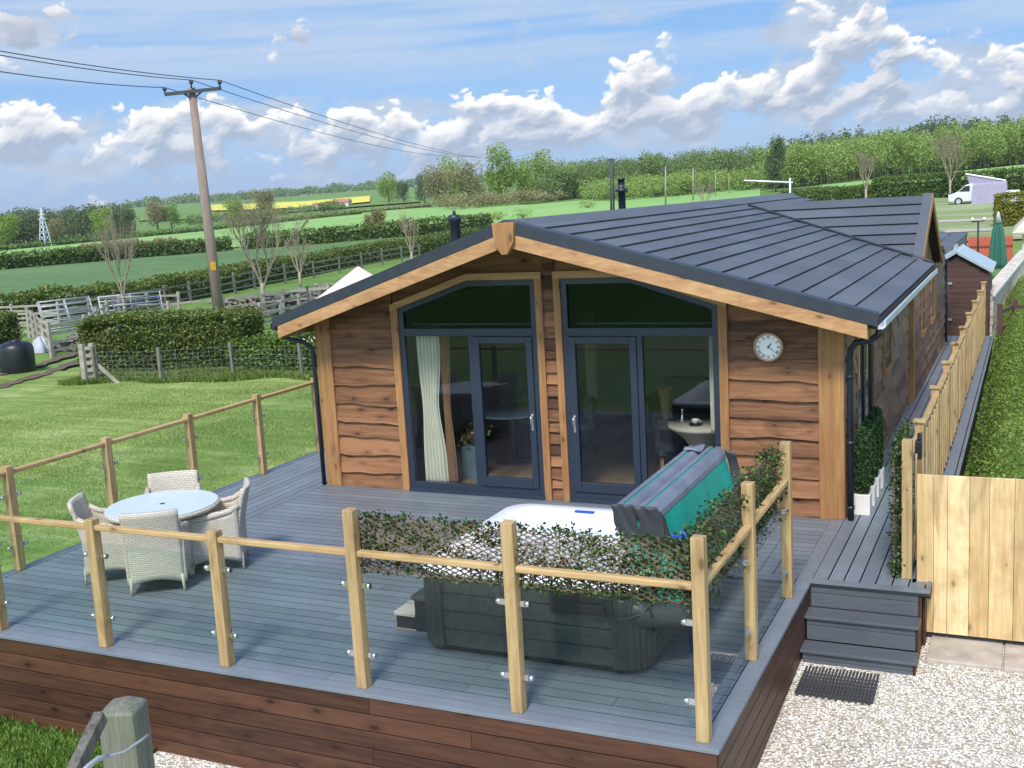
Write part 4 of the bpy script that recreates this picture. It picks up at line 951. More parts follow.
# ------------------------------------------------------------------ wall clock
def clock():
    c = (4.90, -.075, 1.98)
    t = thing('wall_clock', 'round white wall clock with brass rim on the brown cladding right of the doors', 'clock', (c[0], c[1]+.03, c[2]-.17))
    def ring(prof, mat, name):
        m = MB(); n = 48; vs = []; fs = []
        for r, d in prof:
            for k in range(n): a = 2*math.pi*k/n; vs.append((c[0]+r*math.cos(a), c[1]+d, c[2]+r*math.sin(a)))
        for i in range(len(prof)-1):
            for k in range(n): fs.append((i*n+k, i*n+(k+1) % n, (i+1)*n+(k+1) % n, (i+1)*n+k))
        m.add(vs, fs, True); return m.build(name, mat, t)
    ring([(0, .0), (.146, .0)], plain('clock face', (.88, .88, .83), .4, var=.02), 'clock_face')
    ring([(.143, .005), (.143, -.022), (.155, -.028), (.170, -.018), (.172, .04)], plain('brass rim', (.42, .26, .16), .35, metal=.5), 'clock_rim')
    m = MB(); nums = ['XII', 'I', 'II', 'III', 'IIII', 'V', 'VI', 'VII', 'VIII', 'IX', 'X', 'XI']
    def stroke(cx, cz, ang, pts, w=.0045):
        ca, sa = math.cos(ang), math.sin(ang)
        P = [(cx+x*ca+z*sa, cz-x*sa+z*ca) for x, z in pts]
        d = Vector((P[1][0]-P[0][0], P[1][1]-P[0][1])); nn = Vector((-d.y, d.x)).normalized()*w/2
        y = c[1]-.003; m.add([(P[0][0]-nn.x, y, P[0][1]-nn.y), (P[1][0]-nn.x, y, P[1][1]-nn.y), (P[1][0]+nn.x, y, P[1][1]+nn.y), (P[0][0]+nn.x, y, P[0][1]+nn.y)], [(0, 1, 2, 3), (3, 2, 1, 0)])
    for i, s in enumerate(nums):
        a = i*math.pi/6; cx = c[0]+.115*math.sin(a); cz = c[2]+.115*math.cos(a); ws = {'I': .010, 'V': .022, 'X': .022}; tot = sum(ws[k] for k in s); x = -tot/2; h = .018
        for ch in s:
            w = ws[ch]; xc = x+w/2
            if ch == 'I': stroke(cx, cz, a, [(xc, -h), (xc, h)])
            if ch == 'V': stroke(cx, cz, a, [(xc-.007, h), (xc, -h)]); stroke(cx, cz, a, [(xc+.007, h), (xc, -h)], .003)
            if ch == 'X': stroke(cx, cz, a, [(xc-.007, h), (xc+.007, -h)]); stroke(cx, cz, a, [(xc+.007, h), (xc-.007, -h)], .003)
            x += w
    m.build('numerals', M['black'], t)
    for ang, L, w, nm in ((math.radians(38), .062, .010, 'hour_hand'), (math.radians(128), .088, .006, 'minute_hand')):
        m = MB(); dx, dz = math.sin(ang), math.cos(ang); nx, nz = dz*w/2, -dx*w/2; y = c[1]-.008
        m.add([(c[0]-dx*.015-nx, y, c[2]-dz*.015-nz), (c[0]-dx*.015+nx, y, c[2]-dz*.015+nz), (c[0]+dx*L*.7+nx, y, c[2]+dz*L*.7+nz), (c[0]+dx*L, y, c[2]+dz*L), (c[0]+dx*L*.7-nx, y, c[2]+dz*L*.7-nz)], [(0, 1, 2, 3, 4), (4, 3, 2, 1, 0)]); m.build(nm, M['black'], t)
    m = MB(); n = 16; m.add([(c[0]+.01*math.cos(k*6.283/n), c[1]-.011, c[2]+.01*math.sin(k*6.283/n)) for k in range(n)], [tuple(range(n)), tuple(range(n))[::-1]]); m.build('hub', M['black'], t)
clock()

# ================================================================== BALUSTRADE
def balustrade():
    t = thing('glass_balustrade', 'pale timber post and rail balustrade with clear glass panels round the deck', 'balustrade', (1.4, -5.56, 0))
    w = .047; YF = -5.56; XRR = 5.593; XLL = -2.655
    def post(x, y, h):
        m = MB(); m.box((x-w, y-w, .003), (x+w, y+w, h)); m.build('post', M['post'], t, bevel=.006)
    def clamp(p, q, z):
        m = MB(); m.bar((p[0], p[1], z), (q[0], q[1], z), .022, .045)
        d = Vector((q[0]-p[0], q[1]-p[1], 0)).normalized()*.018; m.tube([(q[0]-d.x, q[1]-d.y, z), (q[0]+d.x, q[1]+d.y, z)], .024, 10); m.build('glass_clamp', M['chrome'], t)
    def bay(p, q, h=1.18):
        p, q = Vector((p[0], p[1], 0)), Vector((q[0], q[1], 0)); d = (q-p).normalized(); a, b = p+d*w, q-d*w
        m = MB(); m.bar((a.x, a.y, h-.055), (b.x, b.y, h-.055), .068, .05); m.build('handrail', M['postx'] if abs(d.x) > .5 else M['posty'], t, bevel=.012)
        g0, g1 = a+d*.045, b-d*.045
        m = MB(); m.bar((g0.x, g0.y, .55), (g1.x, g1.y, .55), .010, .86); m.build('glass_panel', M['glass'], t)
        for z in (.28, .86):
            clamp(a, a+d*.07, z); clamp(b, b-d*.07, z)
    fx = [XLL, -1.307, .037, 1.42, 2.798, 4.171, XRR]
    for i, x in enumerate(fx):
        post(x, YF, 1.20 if i < 4 else 1.48)
        if i: bay((fx[i-1], YF), (x, YF))
    ry = [YF, -4.11, -2.634]
    for a, b in zip(ry[:-1], ry[1:]): bay((XRR, a), (XRR, b)); post(XRR, b, 1.48)
    ly = [YF, -4.153, -2.686, -1.208, .26, 1.733]
    for a, b in zip(ly[:-1], ly[1:]): bay((XLL, a), (XLL, b)); post(XLL, b, 1.20)
    return t
balustrade()
def side_fence():
    t = thing('slatted_side_fence', 'long pale timber fence of upright slats along the side walkway', 'fence', (6.567, 5, 0))
    X = 6.567; ys = [-1.82, -.584, 1.432, 3.358, 5.224, 7.114, 9.13, 11.22, 13.32, 15.3]
    for i, y in enumerate(ys):
        h = 1.36 if i == 0 else 1.27
        m = MB(); m.box((X-.047, y-.047, .002), (X+.047, y+.047, h)); p = m.build('post', M['post'], t, bevel=.005)
        if i: m = MB(); m.box((X-.065, y-.065, h), (X+.065, y+.065, h+.03)); m.build('post_cap', M['post'], p, bevel=.006, local=True)
    for i, (a, b) in enumerate(zip(ys[:-1], ys[1:])):
        for z, hh in ((1.16, .05), (.10, .045)):
            m = MB(); m.bar((X, a+.047, z), (X, b-.047, z), .065, hh); m.build('rail', M['posty'], t, bevel=.008)
        n = 6 if i else 3
        for k in range(1, n):
            y = a+(b-a)*k/n; m = MB(); m.box((X+.036, y-.045, .06), (X+.056, y+.045, 1.14)); m.build('slat', M['post'], t)
side_fence()
def gate():
    t = thing('board_gate', 'fresh pale pine gate of wide upright boards right of the steps', 'gate', (7.4, -1.87, -.7))
    x = 6.66; k = 0
    m = MB()
    while x < 8.35:
        w = [.15, .12, .19, .17, .21, .20, .18, .2, .19][k % 9]; m.box((x, -1.885, -.50), (x+w-.003, -1.862, 1.045+.0)); x += w; k += 1
    m.build('boards', M['gate'], t, bevel=.003)
    m = MB(); m.box((6.66, -1.86, .85), (8.35, -1.82, .95)); m.box((6.66, -1.86, -.35), (8.35, -1.82, -.25)); m.build('brace_rail', M['postx'], t)
    m = MB(); m.box((6.62, -1.93, -.72), (6.655, -1.83, -.0)); m.build('hinge_post', M['post'], t)
gate()
# small figure on the gate end of the fence is a dark latch
m = MB(); m.box((6.60, -1.45, 1.08), (6.66, -1.36, 1.26)); m.tube([(6.63, -1.40, 1.26), (6.63, -1.30, 1.30), (6.63, -1.25, 1.22)], .02, 8); o = m.build('gate_latch', M['black'], bevel=.01); tag(o, 'small black metal latch on the slatted fence behind the gate post', 'latch')

# ------------------------------------------------------------------ ivy trellises
def trellis(label, p, q, z0, z1, dens=900, side=1, bulge=.05, pitch=.085):
    """p,q: plan ends. Diamond lattice of split willow with plastic ivy leaves"""
    p, q = Vector(p), Vector(q); L = (q-p).length; d = (q-p).normalized(); n = Vector((d.y, -d.x))*side
    t = thing('ivy_trellis', label, 'trellis', ((p.x+q.x)/2, (p.y+q.y)/2, z0))
    m = MB(); H = z1-z0
    for sg, off in ((1, 0), (-1, .006)):
        s = -H*2.2
        while s < L+H*2.2:
            # line from (s, z0) rising shallowly
            run = H*2.2*sg
            a = (s, 0.0); b = (s+run, H)
            # clip to [0, L]
            pts = []
            for (x, z) in (a, b): pts.append([x, z])
            (xa, za), (xb, zb) = pts
            if abs(xb-xa) > 1e-6:
                def cl(x, z, X): k = (X-xa)/(xb-xa); return X, za+(zb-za)*k
                if (xa < 0 and xb < 0) or (xa > L and xb > L): s += pitch; continue
                A = [xa, za]; B = [xb, zb]
                if A[0] < 0: A = list(cl(*A, 0))
                if A[0] > L: A = list(cl(*A, L))
                if B[0] < 0: B = list(cl(*B, 0))
                if B[0] > L: B = list(cl(*B, L))
                P = p+d*A[0]+n*off; Q = p+d*B[0]+n*off
                m.bar((P.x, P.y, z0+A[1]), (Q.x, Q.y, z0+B[1]), .005, .009)
            s += pitch
    m.build('lattice', M['willow'], t)
    N = int(dens*L*H); s = rng.uniform(-.03, L+.03, N); z = z0+H*rng.uniform(-.05, 1.05, N); o = rng.normal(-.15, .5, N)*bulge
    P = np.stack([p.x+d.x*s+n.x*o, p.y+d.y*s+n.y*o, z], 1)
    keep = rng.random(N) < (.55+.45*np.sin(s*5.3+z*9)*np.sin(z*14+s*3)); P = P[keep]
    # tufts that stand above the top edge
    k = int(L*16); s2 = rng.uniform(0, L, k); P2 = np.stack([p.x+d.x*s2, p.y+d.y*s2, z1+rng.uniform(0, .05, k)], 1); P2 = np.repeat(P2, 4, 0)+rng.normal(0, .014, (k*4, 3))
    P = np.concatenate([P, P2]); fast_quads('ivy_leaves', leaf_quads(P, rng.uniform(.018, .042, len(P)), aspect=.7), M['ivy'], t)
trellis('long front ivy trellis on the balustrade before the hot tub', (2.74, -5.49), (5.50, -5.49), .96, 1.41, 11000)
trellis('right hand ivy trellis on the balustrade beside the green cover', (5.51, -5.44), (5.51, -2.68), .84, 1.44, 6500, 1, .10)
trellis('upright ivy trellis on the fence end above the gate', (6.45, -1.86), (6.45, -.62), .06, 1.27, 6500, -1, .07)

# ================================================================== HOT TUB
def hot_tub():
    x0, x1, y0, y1, H = 2.86, 4.90, -4.76, -2.72, .70
    t = thing('hot_tub', 'square hot tub with grey panelled cabinet and white rim on the deck', 'hot tub', ((x0+x1)/2, (y0+y1)/2, 0))
    def rrect(i, r, n=7):
        pts = []
        for cx, cy, a0 in ((x1-i-r, y0+i+r, -90), (x1-i-r, y1-i-r, 0), (x0+i+r, y1-i-r, 90), (x0+i+r, y0+i+r, 180)):
            for k in range(n+1): a = R(a0+90*k/n); pts.append((cx+r*math.cos(a), cy+r*math.sin(a)))
        return pts
    def loft(prof, mat, name, n=7, cap=False, smooth=True):
        rings = [[(x, y, z) for x, y in rrect(i, r, n)] for i, r, z in prof]; k = len(rings[0]); m = MB(); vs = [p for r_ in rings for p in r_]
        fs = [(a*k+b, a*k+(b+1) % k, (a+1)*k+(b+1) % k, (a+1)*k+b) for a in range(len(rings)-1) for b in range(k)]
        m.add(vs, fs, smooth)
        if cap: m.add(rings[-1], [tuple(range(k))])
        return m.build(name, mat, t)
    loft([(.07, .22, .0), (.07, .22, .075)], M['black'], 'base')
    # cabinet in horizontal panels
    zs = np.linspace(.07, H, 5)
    prof = []
    for a, b in zip(zs[:-1], zs[1:]): prof += [(.012, .24, a), (.0, .24, a+.006), (.0, .24, b-.006), (.012, .24, b)]
    loft(prof, M['tubwall'], 'cabinet', smooth=False)
    # ribbed corner panels
    for cx, cy, a0 in ((x1-.24, y0+.24, -90), (x1-.24, y1-.24, 0), (x0+.24, y1-.24, 90), (x0+.24, y0+.24, 180)):
        m = MB(); n = 40; vs = []; 
        for k in range(n+1):
            a = R(a0-4+98*k/n); rr = .252+.007*math.cos(k*2*math.pi/5)
            for z in (.06, H+.0): vs.append((cx+rr*math.cos(a), cy+rr*math.sin(a), z))
        m.add(vs, [(2*i, 2*i+2, 2*i+3, 2*i+1) for i in range(n)]); m.build('corner_panel', M['tubcorner'], t)
    # acrylic shell: rolled rim and basin
    loft([(-.005, .25, H-.002), (-.02, .26, H+.012), (-.02, .26, H+.04), (.01, .24, H+.058), (.16, .20, H+.060), (.21, .2, H+.04), (.24, .22, H-.05), (.36, .22, H-.42), (.42, .2, H-.45)], M['white'], 'acrylic_shell', 9, cap=True)
    m = MB(); w = plain('spa water', (.50, .58, .62), .08); m.box((x0+.26, y0+.26, H-.10), (x1-.26, y1-.26, H-.095)); m.build('water', w, t)
    m = MB(); m.box((3.60, y1-.20, H+.062), (3.80, y1-.155, H+.068)); m.build('control_panel', M['blue'], t)
    m = MB(); m.box((4.12, y0-.035, .50), (4.66, y0+.0, .66)); m.box((4.36, y0-.06, .52), (4.60, y0-.036, .60)); m.build('control_box', M['black'], t, bevel=.008)
    m = MB(); m.tube([(4.60, y0-.05, .53), (4.75, y0-.04, .50), (4.87, y0+.05, .52), (4.95, y0+.12, .62), (4.97, y0+.16, .70)], .012, 8); m.build('cable', M['black'], t)
hot_tub()
def cover():
    t = thing('hot_tub_cover', 'folded teal vinyl hot tub cover standing upright against the right side of the tub', 'hot tub cover', (4.95, -3.4, .0))
    ya, yb = -4.42, -2.28
    def lean(x, z): return x+(1.32-z)*.27
    for nm, a, b in (('cover_panel', 4.565, 4.735), ('cover_panel', 4.755, 4.925)):
        m = MB(); n = 20
        def fn(s, u): 
            return None
        prof = [(a, .40), (b, .40), (b, 1.26), (b-.03, 1.31), (a+.03, 1.31), (a, 1.26)]
        m.prism([(lean(x, z), z) for x, z in prof], 1, ya+.02, yb); m.build(nm, M['teal'], t, bevel=.02)
        m = MB(); prof = [(a-.004, 1.10), (a-.004, 1.27), (a+.028, 1.318), (b-.028, 1.318), (b+.004, 1.275), (b+.004, 1.262), (b-.006, 1.262), (b-.032, 1.305), (a+.032, 1.305), (a+.004, 1.26), (a+.004, 1.10)]
        # grey end strips over each long edge
        for c0, c1 in ((a+.01, a+.055), (b-.055, b+.008)):
            pass
        prof = [(a-.006, 1.02), (a-.006, 1.268), (a+.026, 1.322), (a+.070, 1.322), (a+.070, 1.312), (a+.028, 1.312), (a+.002, 1.262), (a+.002, 1.02)]
        m.prism([(lean(x, z), z) for x, z in prof], 1, ya+.01, yb+.005)
        prof = [(b+.006, 1.225), (b+.006, 1.268), (b-.026, 1.322), (b-.075, 1.322), (b-.075, 1.312), (b-.028, 1.312), (b-.002, 1.262), (b-.002, 1.225)]
        m.prism([(lean(x, z), z) for x, z in prof], 1, ya+.01, yb+.005)
        m.build('edge_binding', M['vinyl'], t, bevel=.004)
    # dark skirts at the ends
    def flapgrid(name, x0, x1, y, z0, z1, ang=0, ph=0, d=-.02):
        m = MB(); m.grid(lambda s, u: (lean(x0+(x1-x0)*s, z0+(z1-z0)*u)+.01*math.sin(9*u+ph), y+d*(1+.45*math.sin(s*5+ph)*(1-u)+.18*math.sin(s*13+u*7)), z0+(z1-z0)*u), 16, 14)
        o = m.build(name, M['flap'], t); k = o.modifiers.new('s', 'SOLIDIFY'); k.thickness = .012
    flapgrid('end_flap', 4.54, 4.735, ya+.01, 1.02, 1.325, 0, .3)
    flapgrid('end_flap', 4.745, 4.95, ya+.0, .98, 1.32, 0, 1.9)
    m = MB(); m.grid(lambda s, u: (lean(4.94, 1.30-.32*u)+.02*s+.02*u, ya-.01+.10*s+.015*math.sin(u*6+3*s), 1.29-.32*u-.10*s), 8, 10); o = m.build('end_flap', M['flap'], t); o.modifiers.new('s', 'SOLIDIFY').thickness = .01
    m = MB(); m.grid(lambda s, u: (lean(4.93, 1.30-.36*u)+.10*s, yb+.01+.02*math.sin(u*5), 1.30-.42*u-.03*s), 8, 10); o = m.build('end_flap', M['flap'], t); o.modifiers.new('s', 'SOLIDIFY').thickness = .01
    m = MB(); m.grid(lambda s, u: (lean(4.60+.16*s, 1.33), yb-.24+.20*u, 1.335+.018*math.sin(3*s+5*u)), 6, 6); o = m.build('carry_handle', M['vinyl'], t); o.modifiers.new('s', 'SOLIDIFY').thickness = .02
    # lower skirt rolled out beyond the cabinet side
    m = MB(); pts = [(4.80+.30*k/8, -4.44+.02*math.sin(k), .46+.03*math.sin(k*2.1)) for k in range(9)]; m.tube([(4.70, -4.66, .60), (4.82, -4.62, .50), (4.95, -4.55, .46), (5.10, -4.48, .46), (5.20, -4.40, .50)], [.09, .12, .125, .11, .07], 14); m.build('rolled_skirt', M['flap'], t)
    m = MB(); m.tube([(4.93, -4.70, .62), (4.95, -4.68, .50), (4.95, -4.66, .38)], .010, 6); m.build('strap', M['black'], t)
cover()
def tub_step():
    t = thing('tub_step', 'small two tread grey plastic step left of the hot tub', 'step', (2.62, -4.1, 0))
    m = MB(); m.box((2.40, -4.42, .0), (2.62, -3.60, .015)); m.box((2.40, -4.42, .13), (2.62, -3.60, .17)); m.build('lower_tread', M['greyrail'], t, bevel=.01)
    m = MB(); m.box((2.60, -4.44, .30), (2.85, -3.58, .345)); m.build('upper_tread', M['tubwall'], t, bevel=.01)
    m = MB(); m.box((2.42, -4.41, .015), (2.84, -4.37, .13)); m.box((2.62, -4.41, .17), (2.84, -4.37, .30)); m.box((2.42, -3.65, .015), (2.84, -3.61, .13)); m.box((2.62, -3.65, .17), (2.84, -3.61, .30)); m.build('side_panel', M['black'], t, bevel=.004)
tub_step()
m = MB(); m.box((5.36, -5.43, 1.36), (5.44, -5.40, 1.43)); m.tube([(5.40, -5.42, 1.42), (5.44, -5.41, 1.46), (5.47, -5.42, 1.42)], .01, 6); tag(m.build('corner_clip', M['blue'], bevel=.01), 'small blue plastic clip at the corner of the two ivy trellises', 'clip')

# ================================================================== GARDEN TABLE AND CHAIRS
TC = (-.93, -3.66)
def garden_table():
    t = thing('garden_table', 'round wicker garden table with frosted glass top', 'table', (TC[0], TC[1], 0))
    m = MB(); m.lathe([(0, .736), (.585, .736), (.592, .742), (.585, .748), (.022, .748), (.022, .7365)], n=56, smooth=False); m.build('glass_top', M['tableglass'], t, local=True)
    m = MB(); m.lathe([(.55, .69), (.60, .69), (.612, .715), (.60, .734), (.55, .734), (.55, .69)], n=56); m.build('rim', M['weave'], t, local=True)
    m = MB(); m.lathe([(0, .7505), (.028, .7505), (.03, .7485), (.03, .735)], n=20); m.build('parasol_plug', M['dark'], t, local=True)
    for k in range(4):
        a = R(45+90*k+34); m = MB(); m.tube([(.36*math.cos(a), .36*math.sin(a), .70), (.16*math.cos(a), .16*math.sin(a), .35), (.40*math.cos(a), .40*math.sin(a), 0)], .030, 10); m.build('leg', M['weave'], t, local=True)
garden_table()
def garden_chair(label):
    """local: back at -Y, faces +Y"""
    t = thing('wicker_chair', label, 'chair', (0, 0, 0), 0, 'wicker chairs around the garden table')
    # back panel: curved, reclined, from skirt to top
    def back(s, u):
        w = .265+.02*u; x = (s-.5)*2*w; z0 = .10+.06*(1-(2*s-1)**2); z = z0+(.89-z0)*u; rec = -.10*max(0, (z-.45)/.45)**1.3
        return (x, -.275+rec+.045*(2*s-1)**2, z)
    def shell(fn, nu, nv, name, th, mat=M['weave']):
        m = MB(); m.grid(fn, nu, nv); o = m.build(name, mat, t, local=True); k = o.modifiers.new('s', 'SOLIDIFY'); k.thickness = th; k.offset = 0; return o
    shell(back, 14, 14, 'backrest', .045)
    for sx in (-1, 1):
        def side(s, u):
            z0 = .10+.05*math.sin(math.pi*s); y = -.25+.53*s; zt = .64-.05*s+.10*max(0, (.22-s)/.22)**2
            return (sx*(.275+.012*u), y, z0+(zt-z0)*u)
        shell(side, 10, 10, 'side_panel', .04)
        m = MB(); m.tube([(sx*.285, -.27, .73), (sx*.29, -.17, .665), (sx*.295, .0, .635), (sx*.295, .22, .605), (sx*.29, .285, .58), (sx*.28, .295, .52)], [.03, .033, .035, .035, .033, .028], 10); m.build('armrest', M['weave'], t, local=True)
        for y in (-.25, .26):
            m = MB(); m.tube([(sx*.255, y, .19), (sx*.265, y*1.06, .0)], [.020, .013], 8); m.build('leg', M['whitep'] if False else M['weave'], t, local=True)
    shell(lambda s, u: ((s-.5)*.54, .275, .10+.05*math.sin(math.pi*s)+(.30-.05*math.sin(math.pi*s))*u), 10, 6, 'front_panel', .04)
    m = MB(); m.box((-.255, -.25, .36), (.255, .28, .41)); m.build('seat', M['weave'], t, local=True, bevel=.02)
    return t
def copy_thing(src, loc, rz, label):
    c = src.copy(); COL.objects.link(c); c.location = loc; c.rotation_euler = (0, 0, rz); c['label'] = label
    for ch in list(src.children):
        d = ch.copy(); COL.objects.link(d); d.parent = c
    return c
o1 = np.array([.56, -.83]); dist = .50
def place(out, first=None, label=None, d=.46, src=None):
    cx, cy = TC[0]+out[0]*d, TC[1]+out[1]*d; rz = math.atan2(-out[1], -out[0])-math.pi/2
    if src is None:
        c = garden_chair(label); c.location = (cx, cy, 0); c.rotation_euler = (0, 0, rz); return c
    return copy_thing(src, (cx, cy, 0), rz, label)
proto = place(o1, label='wicker armchair nearest the camera with its back to us', d=.53)
place(np.array([-.83, -.56]), label='wicker armchair on the left side of the garden table', src=proto, d=.56)
place(np.array([.83, .56]), label='wicker armchair on the right side of the garden table', src=proto, d=.56)
place(np.array([-.56, .83]), label='wicker armchair on the far side of the garden table by the lawn', src=proto, d=.56)

# ================================================================== TOPIARY
def topiary(loc, label, src=None):
    if src is None:
        t = thing('potted_topiary', label, 'topiary', loc, 0, 'box topiary in white planters')
        m = MB(); m.prism([(-.09, -.09), (.09, -.09), (.09, .09), (-.09, .09)], 2, 0, .24); m.build('planter', M['whitep'], t, local=True, bevel=.006)
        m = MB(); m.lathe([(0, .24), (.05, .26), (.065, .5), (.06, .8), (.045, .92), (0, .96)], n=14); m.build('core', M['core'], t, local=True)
        n = 2600; a = rng.uniform(0, 6.283, n); z = rng.uniform(.24, 1.02, n); rr = np.interp(z, [.24, .5, .8, .95, 1.02], [.065, .082, .078, .06, .02])+rng.normal(0, .008, n)
        sq = 1/np.maximum(np.abs(np.cos(a)), np.abs(np.sin(a))); rr = rr*(1+(np.minimum(sq, 1.25)-1)*.5)
        P = np.stack([rr*np.cos(a), rr*np.sin(a), z], 1); fast_quads('foliage', leaf_quads(P, .028), M['topiary'], t, local=True); return t
    return copy_thing(src, loc, 0, label)
tp = topiary((5.88, .26, 0), 'box topiary in a white planter nearest the front beside the downpipe')
topiary((5.88, .66, 0), 'box topiary second from the front along the side wall', tp); topiary((5.88, 1.06, 0), 'box topiary third from the front along the side wall', tp); topiary((5.88, 1.46, 0), 'box topiary farthest from the front along the side wall', tp)

# ================================================================== FOREGROUND POST
def fore_post():
    p = atZ(122, 704, 1.30); x, y = p[0], p[1]+.0; zb = hz(x, y)
    t = thing('strainer_post', 'weathered grey square fence post with mossy top at the bottom left of the photo', 'post', (x, y, zb), R(20))
    w = .098; m = MB(); rnd = random.Random(4)
    def fn_ring(z, k): return [(sx*w*(1+.04*rnd.uniform(-1, 1)), sy*w*(1+.04*rnd.uniform(-1, 1)), z) for sx, sy in ((-1, -1), (0, -1.03), (1, -1), (1.04, 0), (1, 1), (0, 1.02), (-1, 1), (-1.02, 0))]
    zs = [0, .4, .8, 1.2, 1.5, 1.7, 1.3-zb-.02, 1.30-zb]; rings = [fn_ring(z, 0) for z in zs]; rings[-1] = [(a*.86, b*.86, 1.30-zb+.012*rnd.uniform(-1, 1)) for a, b, c in rings[-1]]
    vs = [v for r_ in rings for v in r_]; fs = [(i*8+k, i*8+(k+1) % 8, (i+1)*8+(k+1) % 8, (i+1)*8+k) for i in range(len(zs)-1) for k in range(8)]
    top = len(vs); vs.append((0, 0, 1.30-zb+.012)); fs += [((len(zs)-1)*8+k, (len(zs)-1)*8+(k+1) % 8, top) for k in range(8)]
    m.add(vs, fs); m.build('post_body', M['weathered'], t, local=True, bevel=.006)
    a = dirat(101, 716, 5.35); b = dirat(60, 800, 5.0)
    m = MB(); m.bar(a, b, .05, .07); m.build('brace', M['weathered'], t, bevel=.005)
    w1 = [dirat(148, 735, 5.3), dirat(140, 741, 5.25), dirat(124, 752, 5.2), dirat(107, 757, 5.15), dirat(95, 762, 5.1), dirat(84, 775, 5.05)]
    m = MB(); m.tube(w1, .006, 6); m.build('fence_wire', M['steel'], t)
    w2 = [dirat(108, 756, 5.15), dirat(98, 758, 5.12), dirat(88, 766, 5.08), dirat(80, 774, 5.05)]
    m = MB(); m.tube(w2, .011, 6); m.build('fence_wire', M['steel'], t)
fore_post()
def blades(name, label, n, x0, x1, y0, y1, h, mat, zoff=0, mask=None):
    x = rng.uniform(x0, x1, n); y = rng.uniform(y0, y1, n)
    if mask is not None: k = mask(x, y); x, y = x[k], y[k]; n = len(x)
    z = np.array([hz(a, b) for a, b in zip(x, y)])+zoff; a = rng.uniform(0, 6.283, n); hh = h*rng.uniform(.5, 1.3, n); w = hh*.07+.004
    lean = rng.normal(0, .35, (n, 2))*hh[:, None]
    b = np.stack([x, y, z], 1); dx = np.stack([np.cos(a)*w, np.sin(a)*w, 0*a], 1)
    top = b+np.stack([lean[:, 0], lean[:, 1], hh], 1); mid = b+np.stack([lean[:, 0]*.35, lean[:, 1]*.35, hh*.55], 1)
    V = np.stack([b-dx, b+dx, mid+dx*.7, top], 1); return tag(fast_quads(name, V, mat), label, 'grass', kind='stuff')
blades('grass_tufts', 'short grass growing at the foot of the deck by the strainer post', 16000, -2.2, .62, -7.2, -5.69, .07, M['blade'], .03)
blades('lawn_grass', 'short mown grass blades of the lawn left of the deck', 170000, -15.5, -2.8, -6.5, 11, .045, M['lawnblade'], .03, lambda x, y: rng.random(len(x)) < .55+.45*np.sin(x*.9+y*.35)*np.sin(y*1.1-x*.2))
# ================================================================== YARD ON THE LEFT
def leafbox(n, x0, x1, y0, y1, z0, z1, rnd=.06, top=.5):
    """points on the skin of a box-like hedge"""
    P = rng.uniform(0, 1, (n, 3)); P = np.array([x0, y0, z0])+P*np.array([x1-x0, y1-y0, z1-z0])
    f = rng.integers(0, 5, n); P[f == 0, 0] = x0; P[f == 1, 0] = x1; P[f == 2, 1] = y0; P[f == 3, 1] = y1; P[f == 4, 2] = z1
    return P+rng.normal(0, rnd, (n, 3))
def hedge_line(name, label, pts, w, h, n_per_m, leaf, mat, hv=.08, group=None, core=True):
    """hedge running along plan points (x, y)"""
    P3 = [np.array([p[0], p[1], hz(p[0], p[1])]) for p in pts]
    t = thing(name, label, 'hedge', P3[0], 0, group); V = []; cm = MB()
    for a, b in zip(P3[:-1], P3[1:]):
        L = np.linalg.norm((b-a)[:2]); d = (b-a)/L; nn = np.array([-d[1], d[0], 0]); n = int(L*n_per_m)
        s = rng.uniform(0, L, n); f = rng.random(n); hh = h*(1+hv*np.sin(s*.5+a[0])*.5+hv*np.sin(s*1.7)*.5)
        side = np.where(rng.random(n) < .5, -1, 1); 
        u = np.where(f < .4, rng.uniform(-1, 1, n), side); z = np.where(f < .4, 1.0, rng.uniform(.02, 1, n)); edge = 1-.25*(z > .85)*(f >= .4)
        P = a+d*s[:, None]+nn*(u*edge*w/2)[:, None]+np.stack([0*s, 0*s, z*hh], 1)+rng.normal(0, leaf*.55, (n, 3)); V.append(P)
        ne = int(n_per_m*w*.9)
        for e_, sg in ((a, -1), (b, 1)):
            V.append(e_+d*(sg*rng.uniform(.0, .25, ne))[:, None]*w*.5+nn*(rng.uniform(-.5, .5, ne)*w)[:, None]+np.stack([0*np.zeros(ne), np.zeros(ne), rng.uniform(0, 1, ne)*h], 1)+rng.normal(0, leaf*.5, (ne, 3)))
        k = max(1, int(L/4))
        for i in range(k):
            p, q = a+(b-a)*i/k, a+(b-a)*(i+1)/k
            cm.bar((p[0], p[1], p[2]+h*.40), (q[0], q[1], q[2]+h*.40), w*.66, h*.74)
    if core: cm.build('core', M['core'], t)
    P = np.concatenate(V); fast_quads('foliage', leaf_quads(P, rng.uniform(.7, 1.3, len(P))*leaf), mat, t); return t
def xy(p): return (p[0], p[1])
